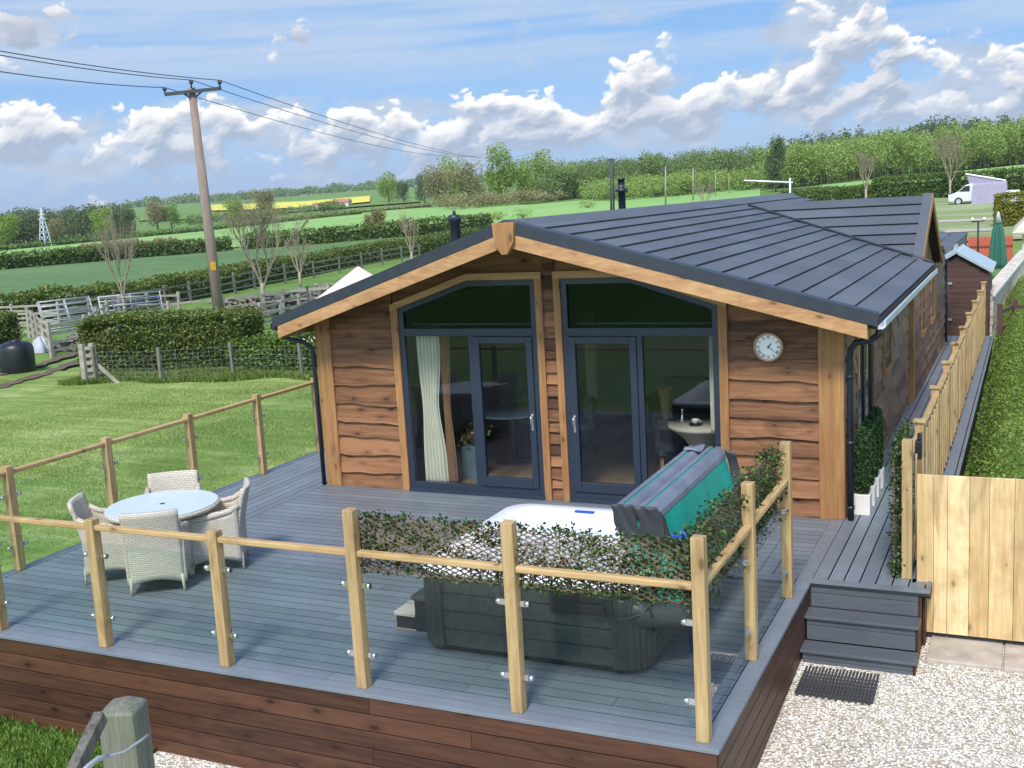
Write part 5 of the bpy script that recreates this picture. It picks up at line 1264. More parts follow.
# clipped garden hedge behind the lawn (box shape)
a, b = gp(97, 374), gp(252, 368); d = (b-a); 
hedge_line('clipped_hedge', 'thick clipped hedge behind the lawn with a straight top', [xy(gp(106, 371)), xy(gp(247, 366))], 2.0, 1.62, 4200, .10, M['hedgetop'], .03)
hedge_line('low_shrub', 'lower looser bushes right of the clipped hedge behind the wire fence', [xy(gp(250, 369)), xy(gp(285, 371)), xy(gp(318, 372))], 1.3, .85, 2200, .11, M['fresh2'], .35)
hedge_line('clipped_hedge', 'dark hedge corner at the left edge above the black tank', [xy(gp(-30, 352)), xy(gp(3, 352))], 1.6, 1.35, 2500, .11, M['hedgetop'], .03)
blades('rough_grass', 'long rough grass along the wire fence behind the lawn', 60000, -17.5, -9.5, 9.8, 13.2, .17, M['deadgrass'], .0, lambda x, y: (np.abs(y-(11.4+.23*(x+16))) < .9+.35*np.sin(x*2.1)*np.sin(x*.7)))
def farm_fence(name, label, pts, h=1.15, rails=3, gap=2.2, mat=None, pr=.055, cat='fence', mesh=False):
    mat = mat or M['greyrail']; t = thing(name, label, cat, (pts[0][0], pts[0][1], hz(*pts[0])))
    for a, b in zip(pts[:-1], pts[1:]):
        L = math.dist(a, b); n = max(1, round(L/gap)); P = [(a[0]+(b[0]-a[0])*i/n, a[1]+(b[1]-a[1])*i/n) for i in range(n+1)]
        for i, p in enumerate(P):
            if i == 0 and a != pts[0]: continue
            z = hz(*p); hh = h*random.uniform(.98, 1.08); tx, ty = random.uniform(-.03, .03), random.uniform(-.03, .03)
            m = MB(); m.bar((p[0], p[1], z-.05), (p[0]+tx, p[1]+ty, z+hh), pr*2, pr*2, (0, 1, 0)); m.build('post', M['weathered'] if mesh else mat, t)
        for k in range(rails):
            m = MB()
            for p, q in zip(P[:-1], P[1:]):
                z0, z1 = hz(*p), hz(*q); f = (k+.75)/(rails+.1)*h; m.bar((p[0], p[1], z0+f+random.uniform(-.02, .02)), (q[0], q[1], z1+f+random.uniform(-.02, .02)), .03, .09)
            m.build('rail', mat, t)
        if mesh:
            m = MB()
            for p, q in zip(P[:-1], P[1:]):
                L2 = math.dist(p, q)
                for k in range(8): m.bar((p[0], p[1], hz(*p)+.08+k*.12), (q[0], q[1], hz(*q)+.08+k*.12), .0028, .0028)
                for k in range(int(L2/.15)): s = k*.15/L2; x, y = p[0]+(q[0]-p[0])*s, p[1]+(q[1]-p[1])*s; m.bar((x, y, hz(x, y)+.08), (x, y, hz(x, y)+.92), .0026, .0026, (0, 1, 0))
            m.build('wire_mesh', M['steel'], t)
    return t
farm_fence('wire_fence', 'wire netting fence on round posts between lawn and clipped hedge', [xy(gp(97, 384)), xy(gp(162, 384)), xy(gp(234, 378)), xy(gp(303, 379)), xy(gp(345, 380))], 1.05, 0, 2.6, mesh=True, pr=.038)
farm_fence('rail_fence', 'weathered post and rail fence of the stock pen left of the clipped hedge', [xy(gp(-25, 338)), xy(gp(30, 337)), xy(gp(52, 357)), xy(gp(88, 350)), xy(gp(110, 330))], 1.2, 4, 2.0)
farm_fence('rail_fence', 'long weathered rail fence behind the stock pen', [xy(gp(-30, 331)), xy(gp(60, 327)), xy(gp(120, 318)), xy(gp(180, 318))], 1.15, 3, 2.2)
farm_fence('rail_fence', 'grey rail fence by the foot of the telegraph pole', [xy(gp(170, 329)), xy(gp(225, 323)), xy(gp(284, 315)), xy(gp(330, 311))], 1.15, 3, 2.2)
farm_fence('rail_fence', 'short rail fence behind the rubble heap near the roof edge', [xy(gp(226, 333)), xy(gp(262, 330)), xy(gp(300, 318)), xy(gp(330, 305))], 1.0, 3, 1.8)
farm_fence('rail_fence', 'dark post and rail fence along the near field hedge', [xy(gp(60, 325)), xy(gp(166, 308)), xy(gp(255, 289)), xy(gp(340, 273)), xy(gp(420, 258))], 1.15, 3, 3.0, mat=M['weathered'])
def stacked_gate():
    p = gp(91, 383); t = thing('stock_gate', 'weathered white timber stock gate folded at the end of the clipped hedge', 'gate', p)
    for i, (u, h) in enumerate(((86, 1.15), (96, 1.15))):
        q = gp(u, 384-i*1.2); m = MB(); m.bar((q[0], q[1], q[2]), (q[0], q[1], q[2]+h), .16, .12, (0, 1, 0)); m.build('post', M['greyrail'], t)
    q, r_ = gp(86, 384), gp(97, 383)
    for k in range(5): m = MB(); m.bar((q[0], q[1], q[2]+.18+k*.21), (r_[0], r_[1], r_[2]+.18+k*.21), .05, .10); m.build('bar', M['greyrail'], t)
    q = gp(97, 383); s = gp(119, 384); m = MB(); m.bar((q[0], q[1], q[2]+.6), (s[0], s[1], s[2]), .06, .09); m.build('brace', M['greyrail'], t)
stacked_gate()
def tank():
    p = gp(19, 372.5); t = thing('water_tank', 'round black plastic water tank in the yard at the left edge', 'tank', p)
    m = MB(); prof = [(0, 0), (.50, 0), (.52, .05), (.52, .72), (.50, .84), (.43, .93), (.28, .98), (0, 1.0)]; m.lathe(prof, n=28); m.build('tank_body', M['tank'], t, local=True)
    m = MB(); m.lathe([(.17, .98), (.18, 1.03), (0, 1.04)], n=18); m.build('lid', M['tank'], t, local=True)
tank()
def wheel_thing():
    p = gp(-2, 373); t = thing('trailer_wheel', 'old wheel standing against the black tank at the left edge', 'wheel', p)
    c = (0, -.2, .30); m = MB(); n = 24
    vs = []; prof = [(.18, -.08), (.30, -.08), (.32, 0), (.30, .08), (.18, .08)]
    for r_, d in prof:
        for k in range(n): a = 6.283*k/n; vs.append((c[0]+r_*math.cos(a), c[1]+d, c[2]+r_*math.sin(a)))
    m.add(vs, [(i*n+k, i*n+(k+1) % n, ((i+1) % 5)*n+(k+1) % n, ((i+1) % 5)*n+k) for i in range(5) for k in range(n)], True); m.build('tyre', M['tyre'], t, local=True)
    m = MB(); m.add([(c[0]+.18*math.cos(6.283*k/n), c[1]-.05, c[2]+.18*math.sin(6.283*k/n)) for k in range(n)], [tuple(range(n))]); m.build('rim', M['greyrail'], t, local=True)
wheel_thing()
def hurdle(u0, v0, u1, v1, h, label, mat, lean=.35, n=6):
    a, b = gp(u0, v0), gp(u1, v1); t = thing('metal_hurdle', label, 'hurdle', a, 0); m = MB()
    d = (b-a)/np.linalg.norm(b-a); nn = np.array([d[1], -d[0], 0])*lean
    for k in range(n+1): z = h*k/n; o = nn*(-k/n); m.tube([a+o+np.array([0, 0, z+.05]), b+o+np.array([0, 0, z+.05])], .028, 6)
    for s in (0, .5, 1): p = a+(b-a)*s; m.tube([p+np.array([0, 0, .02]), p-nn+np.array([0, 0, h+.08])], .03, 6)
    m.build('tube_frame', mat, t)
    return t
hurdle(45, 331, 96, 324, 1.2, 'grey galvanised sheep hurdle leaning in the stock pen, the left one', M['steel'])
hurdle(48, 333, 98, 326, 1.25, 'grey galvanised sheep hurdle just in front of the left one', M['steel'], .45)
hurdle(104, 327, 165, 320, 1.25, 'pale metal sheep hurdle right of the small tree in the pen', plain('pale painted tube', (.45, .47, .50), .5), .3)
hurdle(120, 328, 166, 322, 1.15, 'dark metal sheep hurdle behind the pale one in the pen', plain('dark tube', (.10, .11, .15), .5), .5, 8)
# sheeted feed bins in the pen
for (u, v, s, lab) in ((103, 332, .34, 'grey plastic sheeting bundled between the sheep hurdles'), (112, 331, .34, 'pale blue sheeting bundled right of the grey one in the pen'), (42, 352, .34, 'grey sacks lying in the pen beside the black tank')):
    p = gp(u, v); m = MB()
    def fn(a, b): 
        th = a*6.283; ph = b*1.57; r_ = s*(1+.22*math.sin(3*th+u)+.12*math.sin(7*th)); return (p[0]+r_*math.cos(th)*math.cos(ph)*1.1, p[1]+r_*math.sin(th)*math.cos(ph), p[2]+s*1.5*math.sin(ph)*(1+.15*math.sin(5*th)))
    m.grid(fn, 24, 8); tag(m.build('sheeting', plain('sheeting'+str(u), (.38, .42, .48), .6)), lab, 'sheeting')
def rubble(label, pts, n, h, s, mat=None):
    m = MB(); P = [gp(*p) for p in pts]
    for i in range(n):
        t = random.random()*(len(P)-1); k = int(t); p = P[k]+(P[k+1]-P[k])*(t-k); r_ = s*random.uniform(.5, 1.4); z = random.random()**1.6*h
        x, y = p[0]+random.gauss(0, .5*(1-z/h*.6)), p[1]+random.gauss(0, .5*(1-z/h*.6)); zz = hz(x, y)+z
        vs = [(x+r_*dx*random.uniform(.6, 1.3), y+r_*dy*random.uniform(.6, 1.3), zz+r_*dz*random.uniform(.5, 1)) for dx, dy, dz in ((1, 0, 0), (-1, 0, 0), (0, 1, 0), (0, -1, 0), (0, 0, 1), (0, 0, -1))]
        m.add(vs, [(0, 2, 4), (2, 1, 4), (1, 3, 4), (3, 0, 4), (2, 0, 5), (1, 2, 5), (3, 1, 5), (0, 3, 5)])
    return m.build('stone_heap', mat or M['rubble'])
tag(rubble('', [(226, 318), (262, 315), (300, 309), (330, 300)], 900, .85, .15), 'long heap of grey rubble stone by the rail fences near the lodge roof', 'stone heap')
tag(rubble('', [(60, 352), (85, 345), (100, 336)], 130, .4, .16), 'small scatter of rubble inside the stock pen', 'rubble', kind='stuff')
o = rubble('', [(82, 262), (110, 259.5), (130, 257.5), (180, 254)], 900, 1.6, .8, M['soil']); o.name = 'soil_heap'; tag(o, 'long low heap of reddish soil below the far field hedge', 'soil heap')
# bell tent
def tent():
    top = atZ(0, 0, 0) if False else None
    d = 41.0; base = dirat(352, 338, d); z0 = hz(base[0], base[1]); apex = dirat(358, 266, d); ap = (apex[0], apex[1], z0+ (apex[2]-z0))
    t = thing('bell_tent', 'cream canvas bell tent partly hidden behind the lodge roof', 'tent', (ap[0], ap[1], z0)); m = MB(); n = 16; Rr = 2.5; H = ap[2]-z0
    vs = [(0, 0, H)]+[(Rr*math.cos(6.283*k/n), Rr*math.sin(6.283*k/n), .75) for k in range(n)]+[(Rr*1.02*math.cos(6.283*k/n), Rr*1.02*math.sin(6.283*k/n), 0) for k in range(n)]
    fs = [(0, 1+k, 1+(k+1) % n) for k in range(n)]+[(1+k, 1+n+k, 1+n+(k+1) % n, 1+(k+1) % n) for k in range(n)]
    m.add(vs, fs); m.build('canvas', M['canvas'], t, local=True)
    m = MB(); m.tube([(0, 0, H-.1), (0, 0, H+.12)], .03, 8); m.build('pole', M['black'], t, local=True)
    m = MB(); m.tube([(-1.1, -1.7, 0), (-1.1, -1.7, 1.9)], .04, 8); m.build('door_pole', M['black'], t, local=True)
    m = MB(); n2 = 8
    for k in range(n2): a = 6.283*k/n2; m.tube([(Rr*math.cos(a), Rr*math.sin(a), .75), (Rr*1.5*math.cos(a), Rr*1.5*math.sin(a), 0)], .01, 4)
    m.build('guy_ropes', M['white'], t, local=True)
tent()
# ------------------------------------------------------------------ poles and wires
def telegraph():
    D = 45.5; base = dirat(221, 330, D); x, y = base[0], base[1]; z0 = hz(x, y); top = dirat(191.5, 88, D+.2)
    t = thing('telegraph_pole', 'tall brown timber electricity pole with a steel crossarm above the hedge', 'pole', (x, y, z0))
    T = Vector(top); B = Vector((x, y, z0)); m = MB(); m.tube([B, B.lerp(T, .5), T], [.23, .19, .145], 14); m.build('pole_shaft', M['polewood'], t)
    la, ra = Vector(dirat(164.5, 94.5, D)), Vector(dirat(221.5, 88.3, D)); m = MB(); m.bar(la, ra, .09, .13); arm = m.build('crossarm', M['wire'], t)
    m = MB(); k = B.lerp(T, .955); m.bar(la.lerp(ra, .30), k, .04, .05); m.bar(la.lerp(ra, .68), k, .04, .05); m.build('brace', M['wire'], t)
    ins = []
    for (u, v, vb) in ((164.5, 87.5, 94), (191, 80.0, 88), (219.5, 80.2, 88)):
        a, b = Vector(dirat(u, v, D)), Vector(dirat(u+.4, vb, D)); m = MB(); m.tube([b, b.lerp(a, .5), b.lerp(a, .52), a], [.03, .03, .075, .085], 10); m.build('insulator', M['wire'], t); ins.append(a)
    m = MB(); c = B.lerp(T, .275); sd_ = Vector((CAM[0]-c.x, CAM[1]-c.y, 0)).normalized(); c = c+sd_*.23; s = sd_.cross(Vector((0, 0, 1))); u = Vector((0, 0, 1))
    m.add([c-s*.1-u*.16, c+s*.1-u*.16, c+s*.1+u*.16, c-s*.1+u*.16]+[c-s*.1-u*.16-sd_*.05, c+s*.1-u*.16-sd_*.05, c+s*.1+u*.16-sd_*.05, c-s*.1+u*.16-sd_*.05], [(0, 1, 2, 3), (3, 2, 1, 0), (0, 4, 5, 1), (1, 5, 6, 2), (2, 6, 7, 3), (3, 7, 4, 0)]); m.build('warning_plate', M['yellow'], t)
    return ins
ins = telegraph()
def cable(label, pts):
    m = MB(); m.tube(pts, .016, 5, smooth=True); tag(m.build('power_cable', M['wire']), label, 'cable', 'power cables on the pole')
def sag(a, b, s, n=24): return [a.lerp(b, i/n)-Vector((0, 0, s*4*(i/n)*(1-i/n))) for i in range(n+1)]
farL = [Vector(dirat(-60, 62, 34)), Vector(dirat(-60, 44, 34)), Vector(dirat(-60, 40, 34))]
farR = [Vector(dirat(500, 150.5, 190)), Vector(dirat(530, 153.5, 190)), Vector(dirat(540, 155, 190))]
for i, nm in enumerate(('left', 'middle', 'right')):
    cable('thin power cable from the %s insulator running off the left of the photo' % nm, sag(ins[i], farL[i], .12))
    cable('thin power cable from the %s insulator running away to the right' % nm, sag(ins[i], farR[i], 1.7))
def far_pole(u, v0, v1, D, label, arm=False, mat=None, r=.15):
    a, b = dirat(u, v1, D), dirat(u, v0, D); z = hz(a[0], a[1]); t = thing('distant_pole', label, 'pole', (a[0], a[1], z), 0, 'distant timber poles')
    m = MB(); m.tube([(a[0], a[1], z), (b[0], b[1], b[2])], [r*1.15, r*.8], 8); m.build('pole_shaft', mat or M['polewood'], t)
    if arm: m = MB(); m.bar(dirat(u-4, v0+2, D), dirat(u+4, v0+1.6, D), .15, .2); m.build('crossarm', M['wire'], t)
far_pole(611, 158, 215, 120, 'dark pole left of the far flue above the roof ridge', True, M['wire'], .13)
far_pole(613.5, 160, 215, 121, 'second dark pole close beside the first one above the ridge', False, M['wire'], .10)
far_pole(665.5, 166, 204, 180, 'pale pole in the field right of the far flue', True, M['birch'], .13)
far_pole(693, 168, 200, 210, 'pale pole second to the right of the far flue', False, M['birch'], .12)
far_pole(715.5, 172, 197, 235, 'thin pole third to the right of the far flue', False, M['birch'], .10)
far_pole(729, 173, 196, 250, 'thin pole farthest right before the light green wood', False, M['birch'], .10)
# pale horizontal barrier with end post behind the ridge
t = thing('goal_barrier', 'long white horizontal bar on a post behind the roof ridge', 'barrier', dirat(790, 195, 95))
m = MB(); m.tube([dirat(744, 180.5, 95), dirat(793, 182.5, 95)], .07, 8); m.build('bar', M['white'], t)
m = MB(); m.tube([dirat(790, 178, 95), (*dirat(790, 197, 95)[:2], hz(*dirat(790, 197, 95)[:2]))], .07, 8); m.build('post', M['white'], t)
def pylon(u, v0, v1, D, label, w):
    a = dirat(u, v1, D); b = dirat(u-1.5, v0, D); z0 = hz(a[0], a[1]); H = b[2]-z0; t = thing('electricity_pylon', label, 'pylon', (a[0], a[1], z0)); m = MB(); W0 = H*.11
    def corner(k, z): s = W0*(1-z/H*.9) if z < H*.75 else W0*.30*(1-(z-H*.75)/(H*.25)*.9); return Vector((s*(-1 if k in (0, 3) else 1), s*(-1 if k in (0, 1) else 1), z))
    zs = [H*f for f in (0, .16, .31, .45, .58, .70, .80, .90, 1)]
    for i in range(len(zs)-1):
        for k in range(4):
            m.bar(corner(k, zs[i]), corner(k, zs[i+1]), w, w); m.bar(corner(k, zs[i]), corner((k+1) % 4, zs[i+1]), w*.6, w*.6); m.bar(corner((k+1) % 4, zs[i]), corner(k, zs[i+1]), w*.6, w*.6)
    m.build('lattice_tower', M['pylon'], t, local=True)
    for f, L in ((.72, .20), (.83, .16), (.93, .12)):
        m = MB(); m.bar((-H*L, 0, H*f), (0, 0, H*(f+.02)), w, w); m.bar((H*L, 0, H*f), (0, 0, H*(f+.02)), w, w); m.bar((-H*L, 0, H*f), (H*L, 0, H*f), w, w); m.build('crossarm', M['pylon'], t, local=True)
pylon(47, 208, 257, 260, 'pale lattice electricity pylon in front of the left wood', .16)
pylon(268, 207, 232, 520, 'small pale lattice pylon behind the twiggy tree', .3)
pylon(427, 178, 210, 560, 'small pale lattice pylon among the trees left of the ridge', .3)

# ------------------------------------------------------------------ trees
def crown_points(n, c, rx, rz, lobes=9, shape='round'):
    P = []; L = []
    for i in range(lobes):
        a = random.uniform(0, 6.283); u = random.uniform(-1, 1); q = random.uniform(.35, .75)
        zc = u*rz*.62; k = math.sqrt(max(.1, 1-(zc/rz)**2))
        if shape == 'cone': k = max(.12, .9*(1-(zc+rz)/(2*rz))+.12)
        L.append((c[0]+math.cos(a)*rx*q*k, c[1]+math.sin(a)*rx*q*k, c[2]+zc, random.uniform(.35, .6)*(k if shape == 'cone' else 1)))
    L.append((c[0], c[1], c[2], .65)); m = n//len(L)
    for (x, y, z, s) in L:
        d = rng.normal(size=(m, 3)); d /= np.linalg.norm(d, axis=1)[:, None]; r_ = rng.uniform(.55, 1.05, (m, 1))
        P.append(np.array([x, y, z])+d*r_*np.array([rx*s, rx*s, rz*s*.9]))
    return np.concatenate(P)
def twigtree(label, u, v, D, H, spread, seed, mat=None, depth=5, trunk=.10, leafy=False, base_z=None):
    rnd = random.Random(seed); b = dirat(u, v, D); z0 = hz(b[0], b[1]); t = thing('bare_tree', label, 'tree', (b[0], b[1], z0)); m = MB(); tips = []
    def grow(p, d, L, r_, k):
        q = p+d*L; m.tube([p, p.lerp(q, .5)+Vector((rnd.gauss(0, .02), rnd.gauss(0, .02), 0))*L, q], [r_, r_*.85, r_*.68], 5 if k > 1 else 3, caps=False)
        if k == 0: tips.append(q); return
        for i in range(rnd.choice((2, 3, 3)) if k > 1 else 3):
            a = rnd.uniform(0, 6.283); s = rnd.uniform(.25, .6)*spread; nd = (d+Vector((math.cos(a)*s, math.sin(a)*s, .18))).normalized(); grow(p.lerp(q, rnd.uniform(.65, 1)), nd, L*rnd.uniform(.62, .86), r_*.62, k-1)
    m2 = MB(); m2.tube([(0, 0, 0), (0, 0, H*.28)], [trunk*1.2, trunk], 8); m2.build('trunk', M['birch'] if mat is None else mat, t, local=True)
    for i in range(5):
        a = i*1.257+rnd.uniform(-.3, .3); s = rnd.uniform(.25, .7)*spread; grow(Vector((0, 0, H*(.2+.02*i))), Vector((math.cos(a)*s, math.sin(a)*s, 1)).normalized(), H*.24, trunk*.55, depth)
    m.build('crown', M['twig'], t, local=True)
    if leafy:
        P = np.array([tuple(p) for p in tips]); P = np.repeat(P, 3, 0)+rng.normal(0, H*.02, (len(P)*3, 3)); fast_quads('buds', leaf_quads(P, H*.011), M['bronze'], t, local=True)['kind'] = 'stuff'
twigtree('spreading bare twiggy tree right of the telegraph pole', 264, 306, 50, 5.4, .95, 3, depth=5, trunk=.09, leafy=True)
twigtree('slim bare tree behind the sheep hurdles left of the telegraph pole', 125, 313, 52, 4.6, .55, 21, depth=5, trunk=.07)
twigtree('small bare tree right of the spreading twiggy tree', 300, 281, 66, 3.4, .6, 8, depth=4, trunk=.07)
twigtree('small bare tree in front of the hedges above the left roof slope', 412, 262, 78, 3.9, .6, 12, depth=4, trunk=.08, leafy=True)
twigtree('thin bare bush behind the ridge right of the far flue', 704, 205, 130, 4.5, .9, 14, depth=4, trunk=.08)
twigtree('bare tree before the hedge behind the small gable', 866, 201, 128, 6.2, .6, 15, depth=4, trunk=.12, leafy=True)
twigtree('bare tree rising before the hedge left of the camper van', 950, 202, 128, 7.2, .9, 16, depth=5, trunk=.10, leafy=True)
def leaftree(name, label, u, v, D, rx, rz, mat, n=900, leaf=.5, trunk=True, shape='round', cz=None, group=None):
    b = dirat(u, v, D); z0 = hz(b[0], b[1]); t = thing(name, label, 'tree', (b[0], b[1], z0), 0, group); zc = rz*1.15 if cz is None else cz
    P = crown_points(n, (0, 0, zc), rx, rz, 18, shape); P = P[P[:, 2] > .1]
    fast_quads('crown', leaf_quads(P, rng.uniform(.7, 1.3, len(P))*leaf*.58, aspect=.85), mat, t, local=True)
    m = MB(); m.tube([(0, 0, 0), (0, 0, zc)], [rx*.07+.05, rx*.03], 7)
    for k in range(4): a = k*1.6; m.tube([(0, 0, zc*.55), (rx*.5*math.cos(a), rx*.5*math.sin(a), zc*1.1)], [rx*.03+.02, .02], 5)
    m.build('trunk', M['bark'], t, local=True)
for (u, v, D, rx, rz, mt, lab) in (
    (8, 243, 330, 4.2, 4.2, 'fresh', 'yellow green tree at the left edge before the pine wood'), (57, 239, 330, 2.8, 3.2, 'bronze', 'small orange brown tree before the left pine wood'),
    (103, 238, 325, 3.6, 4.2, 'fresh', 'bright green rounded tree before the left pine wood'), (131, 236, 340, 2.2, 4.2, 'pine', 'dark slim tree right of the left pine wood'),
    (389, 204, 480, 5.0, 6.5, 'fresh', 'round bright green tree on the skyline left of the lodge apex'), (404, 206, 470, 3.5, 4.5, 'pine', 'dark small tree right of the round skyline tree'),
    (379, 232, 150, 1.1, 1.7, 'bronze', 'little bronze bush in the bright field, the left one'), (371, 233, 155, 1.0, 1.4, 'bronze', 'little bronze bush in the bright field beside the other'),
    (455, 203, 380, 6.5, 8, 'fresh', 'large fresh green tree behind the bronze trees left of the apex'), (440, 208, 340, 5.5, 6.0, 'bronze', 'broad bronze budding tree left of the lodge apex'),
    (470, 210, 320, 5.0, 6.0, 'bronze', 'second broad bronze tree directly above the lodge apex'), (501, 205, 330, 5.0, 8.2, 'fresh', 'tall yellow green tree right above the lodge apex'),
    (522, 206, 330, 6.0, 6.0, 'fresh', 'wide yellow green tree right of the apex'), (548, 205, 320, 5.5, 6.5, 'larch', 'rounded olive tree before the dark central wood'),
    (575, 204, 315, 5.0, 4.5, 'larch', 'low olive tree at the foot of the central wood'), (600, 203, 310, 4.0, 3.8, 'fresh', 'low fresh green tree at the foot of the central wood'),
    (425, 203, 420, 4, 5.5, 'pine', 'dark tree beside the small pylon left of the apex'), (262, 219, 420, 5, 6, 'bronze', 'bronze tree on the skyline behind the telegraph pole'),
    (235, 222, 390, 3.6, 4.4, 'larch', 'olive tree under the yellow field right of the pole'), (158, 229, 400, 4, 5, 'bronze', 'bronze hedge tree right of the left wood'),
    (172, 228, 400, 3.5, 4.4, 'larch', 'pale olive hedge tree left of the telegraph pole'), (776, 196, 240, 2.2, 5.5, 'pine', 'dark upright conifer where the two woods meet')):
    leaftree('distant_tree', lab, u, v, D, rx, rz, M[mt], 3400, .06*(rx+rz)+.15)
def wood_mass(name, label, spots, mat, leaf, per=230, trunks=True, tr=None, shape='round'):
    """a far-off wood that reads as one mass: one object"""
    C_ = []; TM = MB()
    for (x, y, H, r_) in spots:
        z = hz(x, y); P = crown_points(per, (x, y, z+H*.54), r_*1.15, H*.50, 6, shape); P = P[P[:, 2] > z+.4]; C_.append(P)
        TM.tube([(x, y, z-1), (x, y, z+H*.6)], [.14, .08], 5)
    P = np.concatenate(C_); o = fast_quads(name, leaf_quads(P, rng.uniform(.7, 1.35, len(P))*leaf), mat); tag(o, label, 'wood', kind='stuff')
    if trunks: m = TM.build('trunks', tr or M['bark'], o, local=True); m['kind'] = 'stuff'
    return o
def band(u0, u1, v0f, v1f, D0, D1, n, H0, H1, r0, r1):
    """trees scattered between two distances over an azimuth range, on the terrain"""
    out = []
    for i in range(n):
        u = random.uniform(u0, u1); k = random.random(); D = D0+(D1-D0)*k; p = dirat(u, 190, D); H = random.uniform(H0, H1); out.append((p[0], p[1], H, random.uniform(r0, r1)))
    return out
wood_mass('pine_wood', 'dark pine wood on the left skyline', band(-40, 122, 0, 0, 345, 400, 150, 7.5, 10.5, 2.6, 4.0), M['pine'], .65, 340)
wood_mass('mixed_wood', 'mixed dark green wood on the hill above the lodge ridge', band(540, 765, 0, 0, 300, 390, 300, 7.5, 11.5, 2.6, 4.0), M['mixed'], .52, 560)
wood_mass('young_wood', 'pale young trees along the foot of the central hill', band(590, 790, 0, 0, 262, 300, 170, 3.5, 6, 2.0, 3.2), M['larch'], .42, 360)
wood_mass('larch_wood', 'broad light green larch wood on the right hillside', band(765, 1090, 0, 0, 262, 350, 430, 8.3, 11, 2.4, 3.6), M['larch'], .48, 640)
wood_mass('pine_wood', 'dark pine wood on the crest behind the light green larch', band(780, 1090, 0, 0, 400, 450, 170, 9, 13.5, 3.2, 4.6), M['pine'], .85, 300)
wood_mass('far_wood', 'thin line of far woodland below the yellow rape field', band(175, 340, 0, 0, 425, 470, 60, 2.5, 4.2, 2.0, 3.2), M['mixed'], .6, 160)
wood_mass('far_wood', 'far grey green woodland along the left and middle skyline', band(125, 560, 0, 0, 1520, 1900, 260, 10, 15, 9, 16), M['mixed'], 3.0, 120, False)
wood_mass('hedgerow_scrub', 'low grey scrub at the field edge below the trees by the apex', band(445, 560, 0, 0, 285, 310, 70, 3, 4.5, 2, 3.2), M['bronze'], .5, 150, False)
# scrub tufts in the hill field
for (u, v, lab) in ((470, 224, 'low green bush at the near edge of the hill field, leftmost'), (498, 221, 'low green bush at the near edge of the hill field, second from left'), (523, 219, 'low green bush in the hill field right of the apex'), (588, 209, 'wide low bush in the hill field before the far flue')):
    p = gp(u, v); leaftree('field_bush', lab, u, v, math.hypot(p[0]-CAM[0], p[1]-CAM[1]), 2.0, 1.0, M['fresh'], 500, .3, cz=.7)
# farm buildings on the skyline
def farmhouse(u, v, D, w, h, label):
    p = dirat(u, v, D); z = hz(p[0], p[1]); t = thing('farmhouse', label, 'house', (p[0], p[1], z), R(20))
    k = h/4; m = MB(); m.box((-w/2, -3, 0), (w/2, 3, h)); m.build('wall', M['creamstone'], t, local=True)
    m = MB(); m.prism([(-3.3, h), (3.3, h), (0, h+2.4*k)], 0, -w/2-.3, w/2+.3); rf = m.build('roof', plain('red tile', (.42, .16, .10), .8), t, local=True)
    m = MB(); m.box((w/4, -.4, h+1.5*k), (w/4+.8, .4, h+3.2*k)); m.build('chimney', M['creamstone'], rf, local=True)
    for x in (-w/4, w/4): m = MB(); m.box((x-.4, -3.06, 1.0*k), (x+.4, -3.0, 2.4*k)); m.build('window', M['black'], t, local=True)
farmhouse(342, 206, 480, 7, 2.4, 'small red roofed farmhouse on the skyline left of the round tree')
farmhouse(318, 209, 520, 4, 1.6, 'tiny farm building on the skyline left of the farmhouse')
# ------------------------------------------------------------------ field hedges
def hl(pts): return [xy(gp(*p)) for p in pts]
hedge_line('field_hedge', 'long dark clipped field hedge crossing behind the telegraph pole', hl([(-40, 330), (40, 321), (100, 314), (166, 303), (250, 286), (340, 268), (420, 254), (475, 243)]), 1.7, 1.3, 620, .17, M['hedgetop'], .10)
hedge_line('field_hedge', 'far dark field hedge at the left below the bright crop', hl([(-40, 274), (0, 270.5), (70, 264), (130, 258), (228, 250.5)]), 2.0, 1.55, 170, .34, M['hedge'], .06)
hedge_line('field_hedge', 'far dark field hedge right of the gap behind the twiggy tree', hl([(250, 250), (330, 244), (400, 238), (488, 230)]), 2.0, 1.8, 170, .34, M['hedge'], .06)
hedge_line('field_hedge', 'thin distant hedge along the top of the bright crop field', hl([(-40, 256), (0, 251.5), (130, 239), (228, 229), (300, 221), (360, 215)]), 2.0, .9, 26, .6, M['hedge'], .2)
hedge_line('field_hedge', 'thin distant hedge below the bronze trees left of the apex', hl([(228, 228), (300, 219.5), (430, 207)]), 2.0, .9, 26, .6, M['bronze'], .2)
hedge_line('field_hedge', 'tall clipped dark hedge behind the camper van', hl([(880, 200.5), (950, 198), (1000, 195), (1090, 190)]), 2.5, 2.45, 420, .28, M['hedge'], .03)
hedge_line('field_hedge', 'clipped dark hedge behind the small gable left of the van hedge', hl([(790, 203), (850, 202), (878, 200.8)]), 2.5, 1.6, 420, .28, M['hedge'], .05)
# golden clipped block hedge on the right
p = gp(1011, 227); hedge_line('golden_hedge', 'squat golden green clipped hedge block right of the parasol', [(p[0]-.8, p[1]), (p[0]+.95, p[1]+.2)], 1.4, 2.15, 3500, .11, M['golden'], .02)

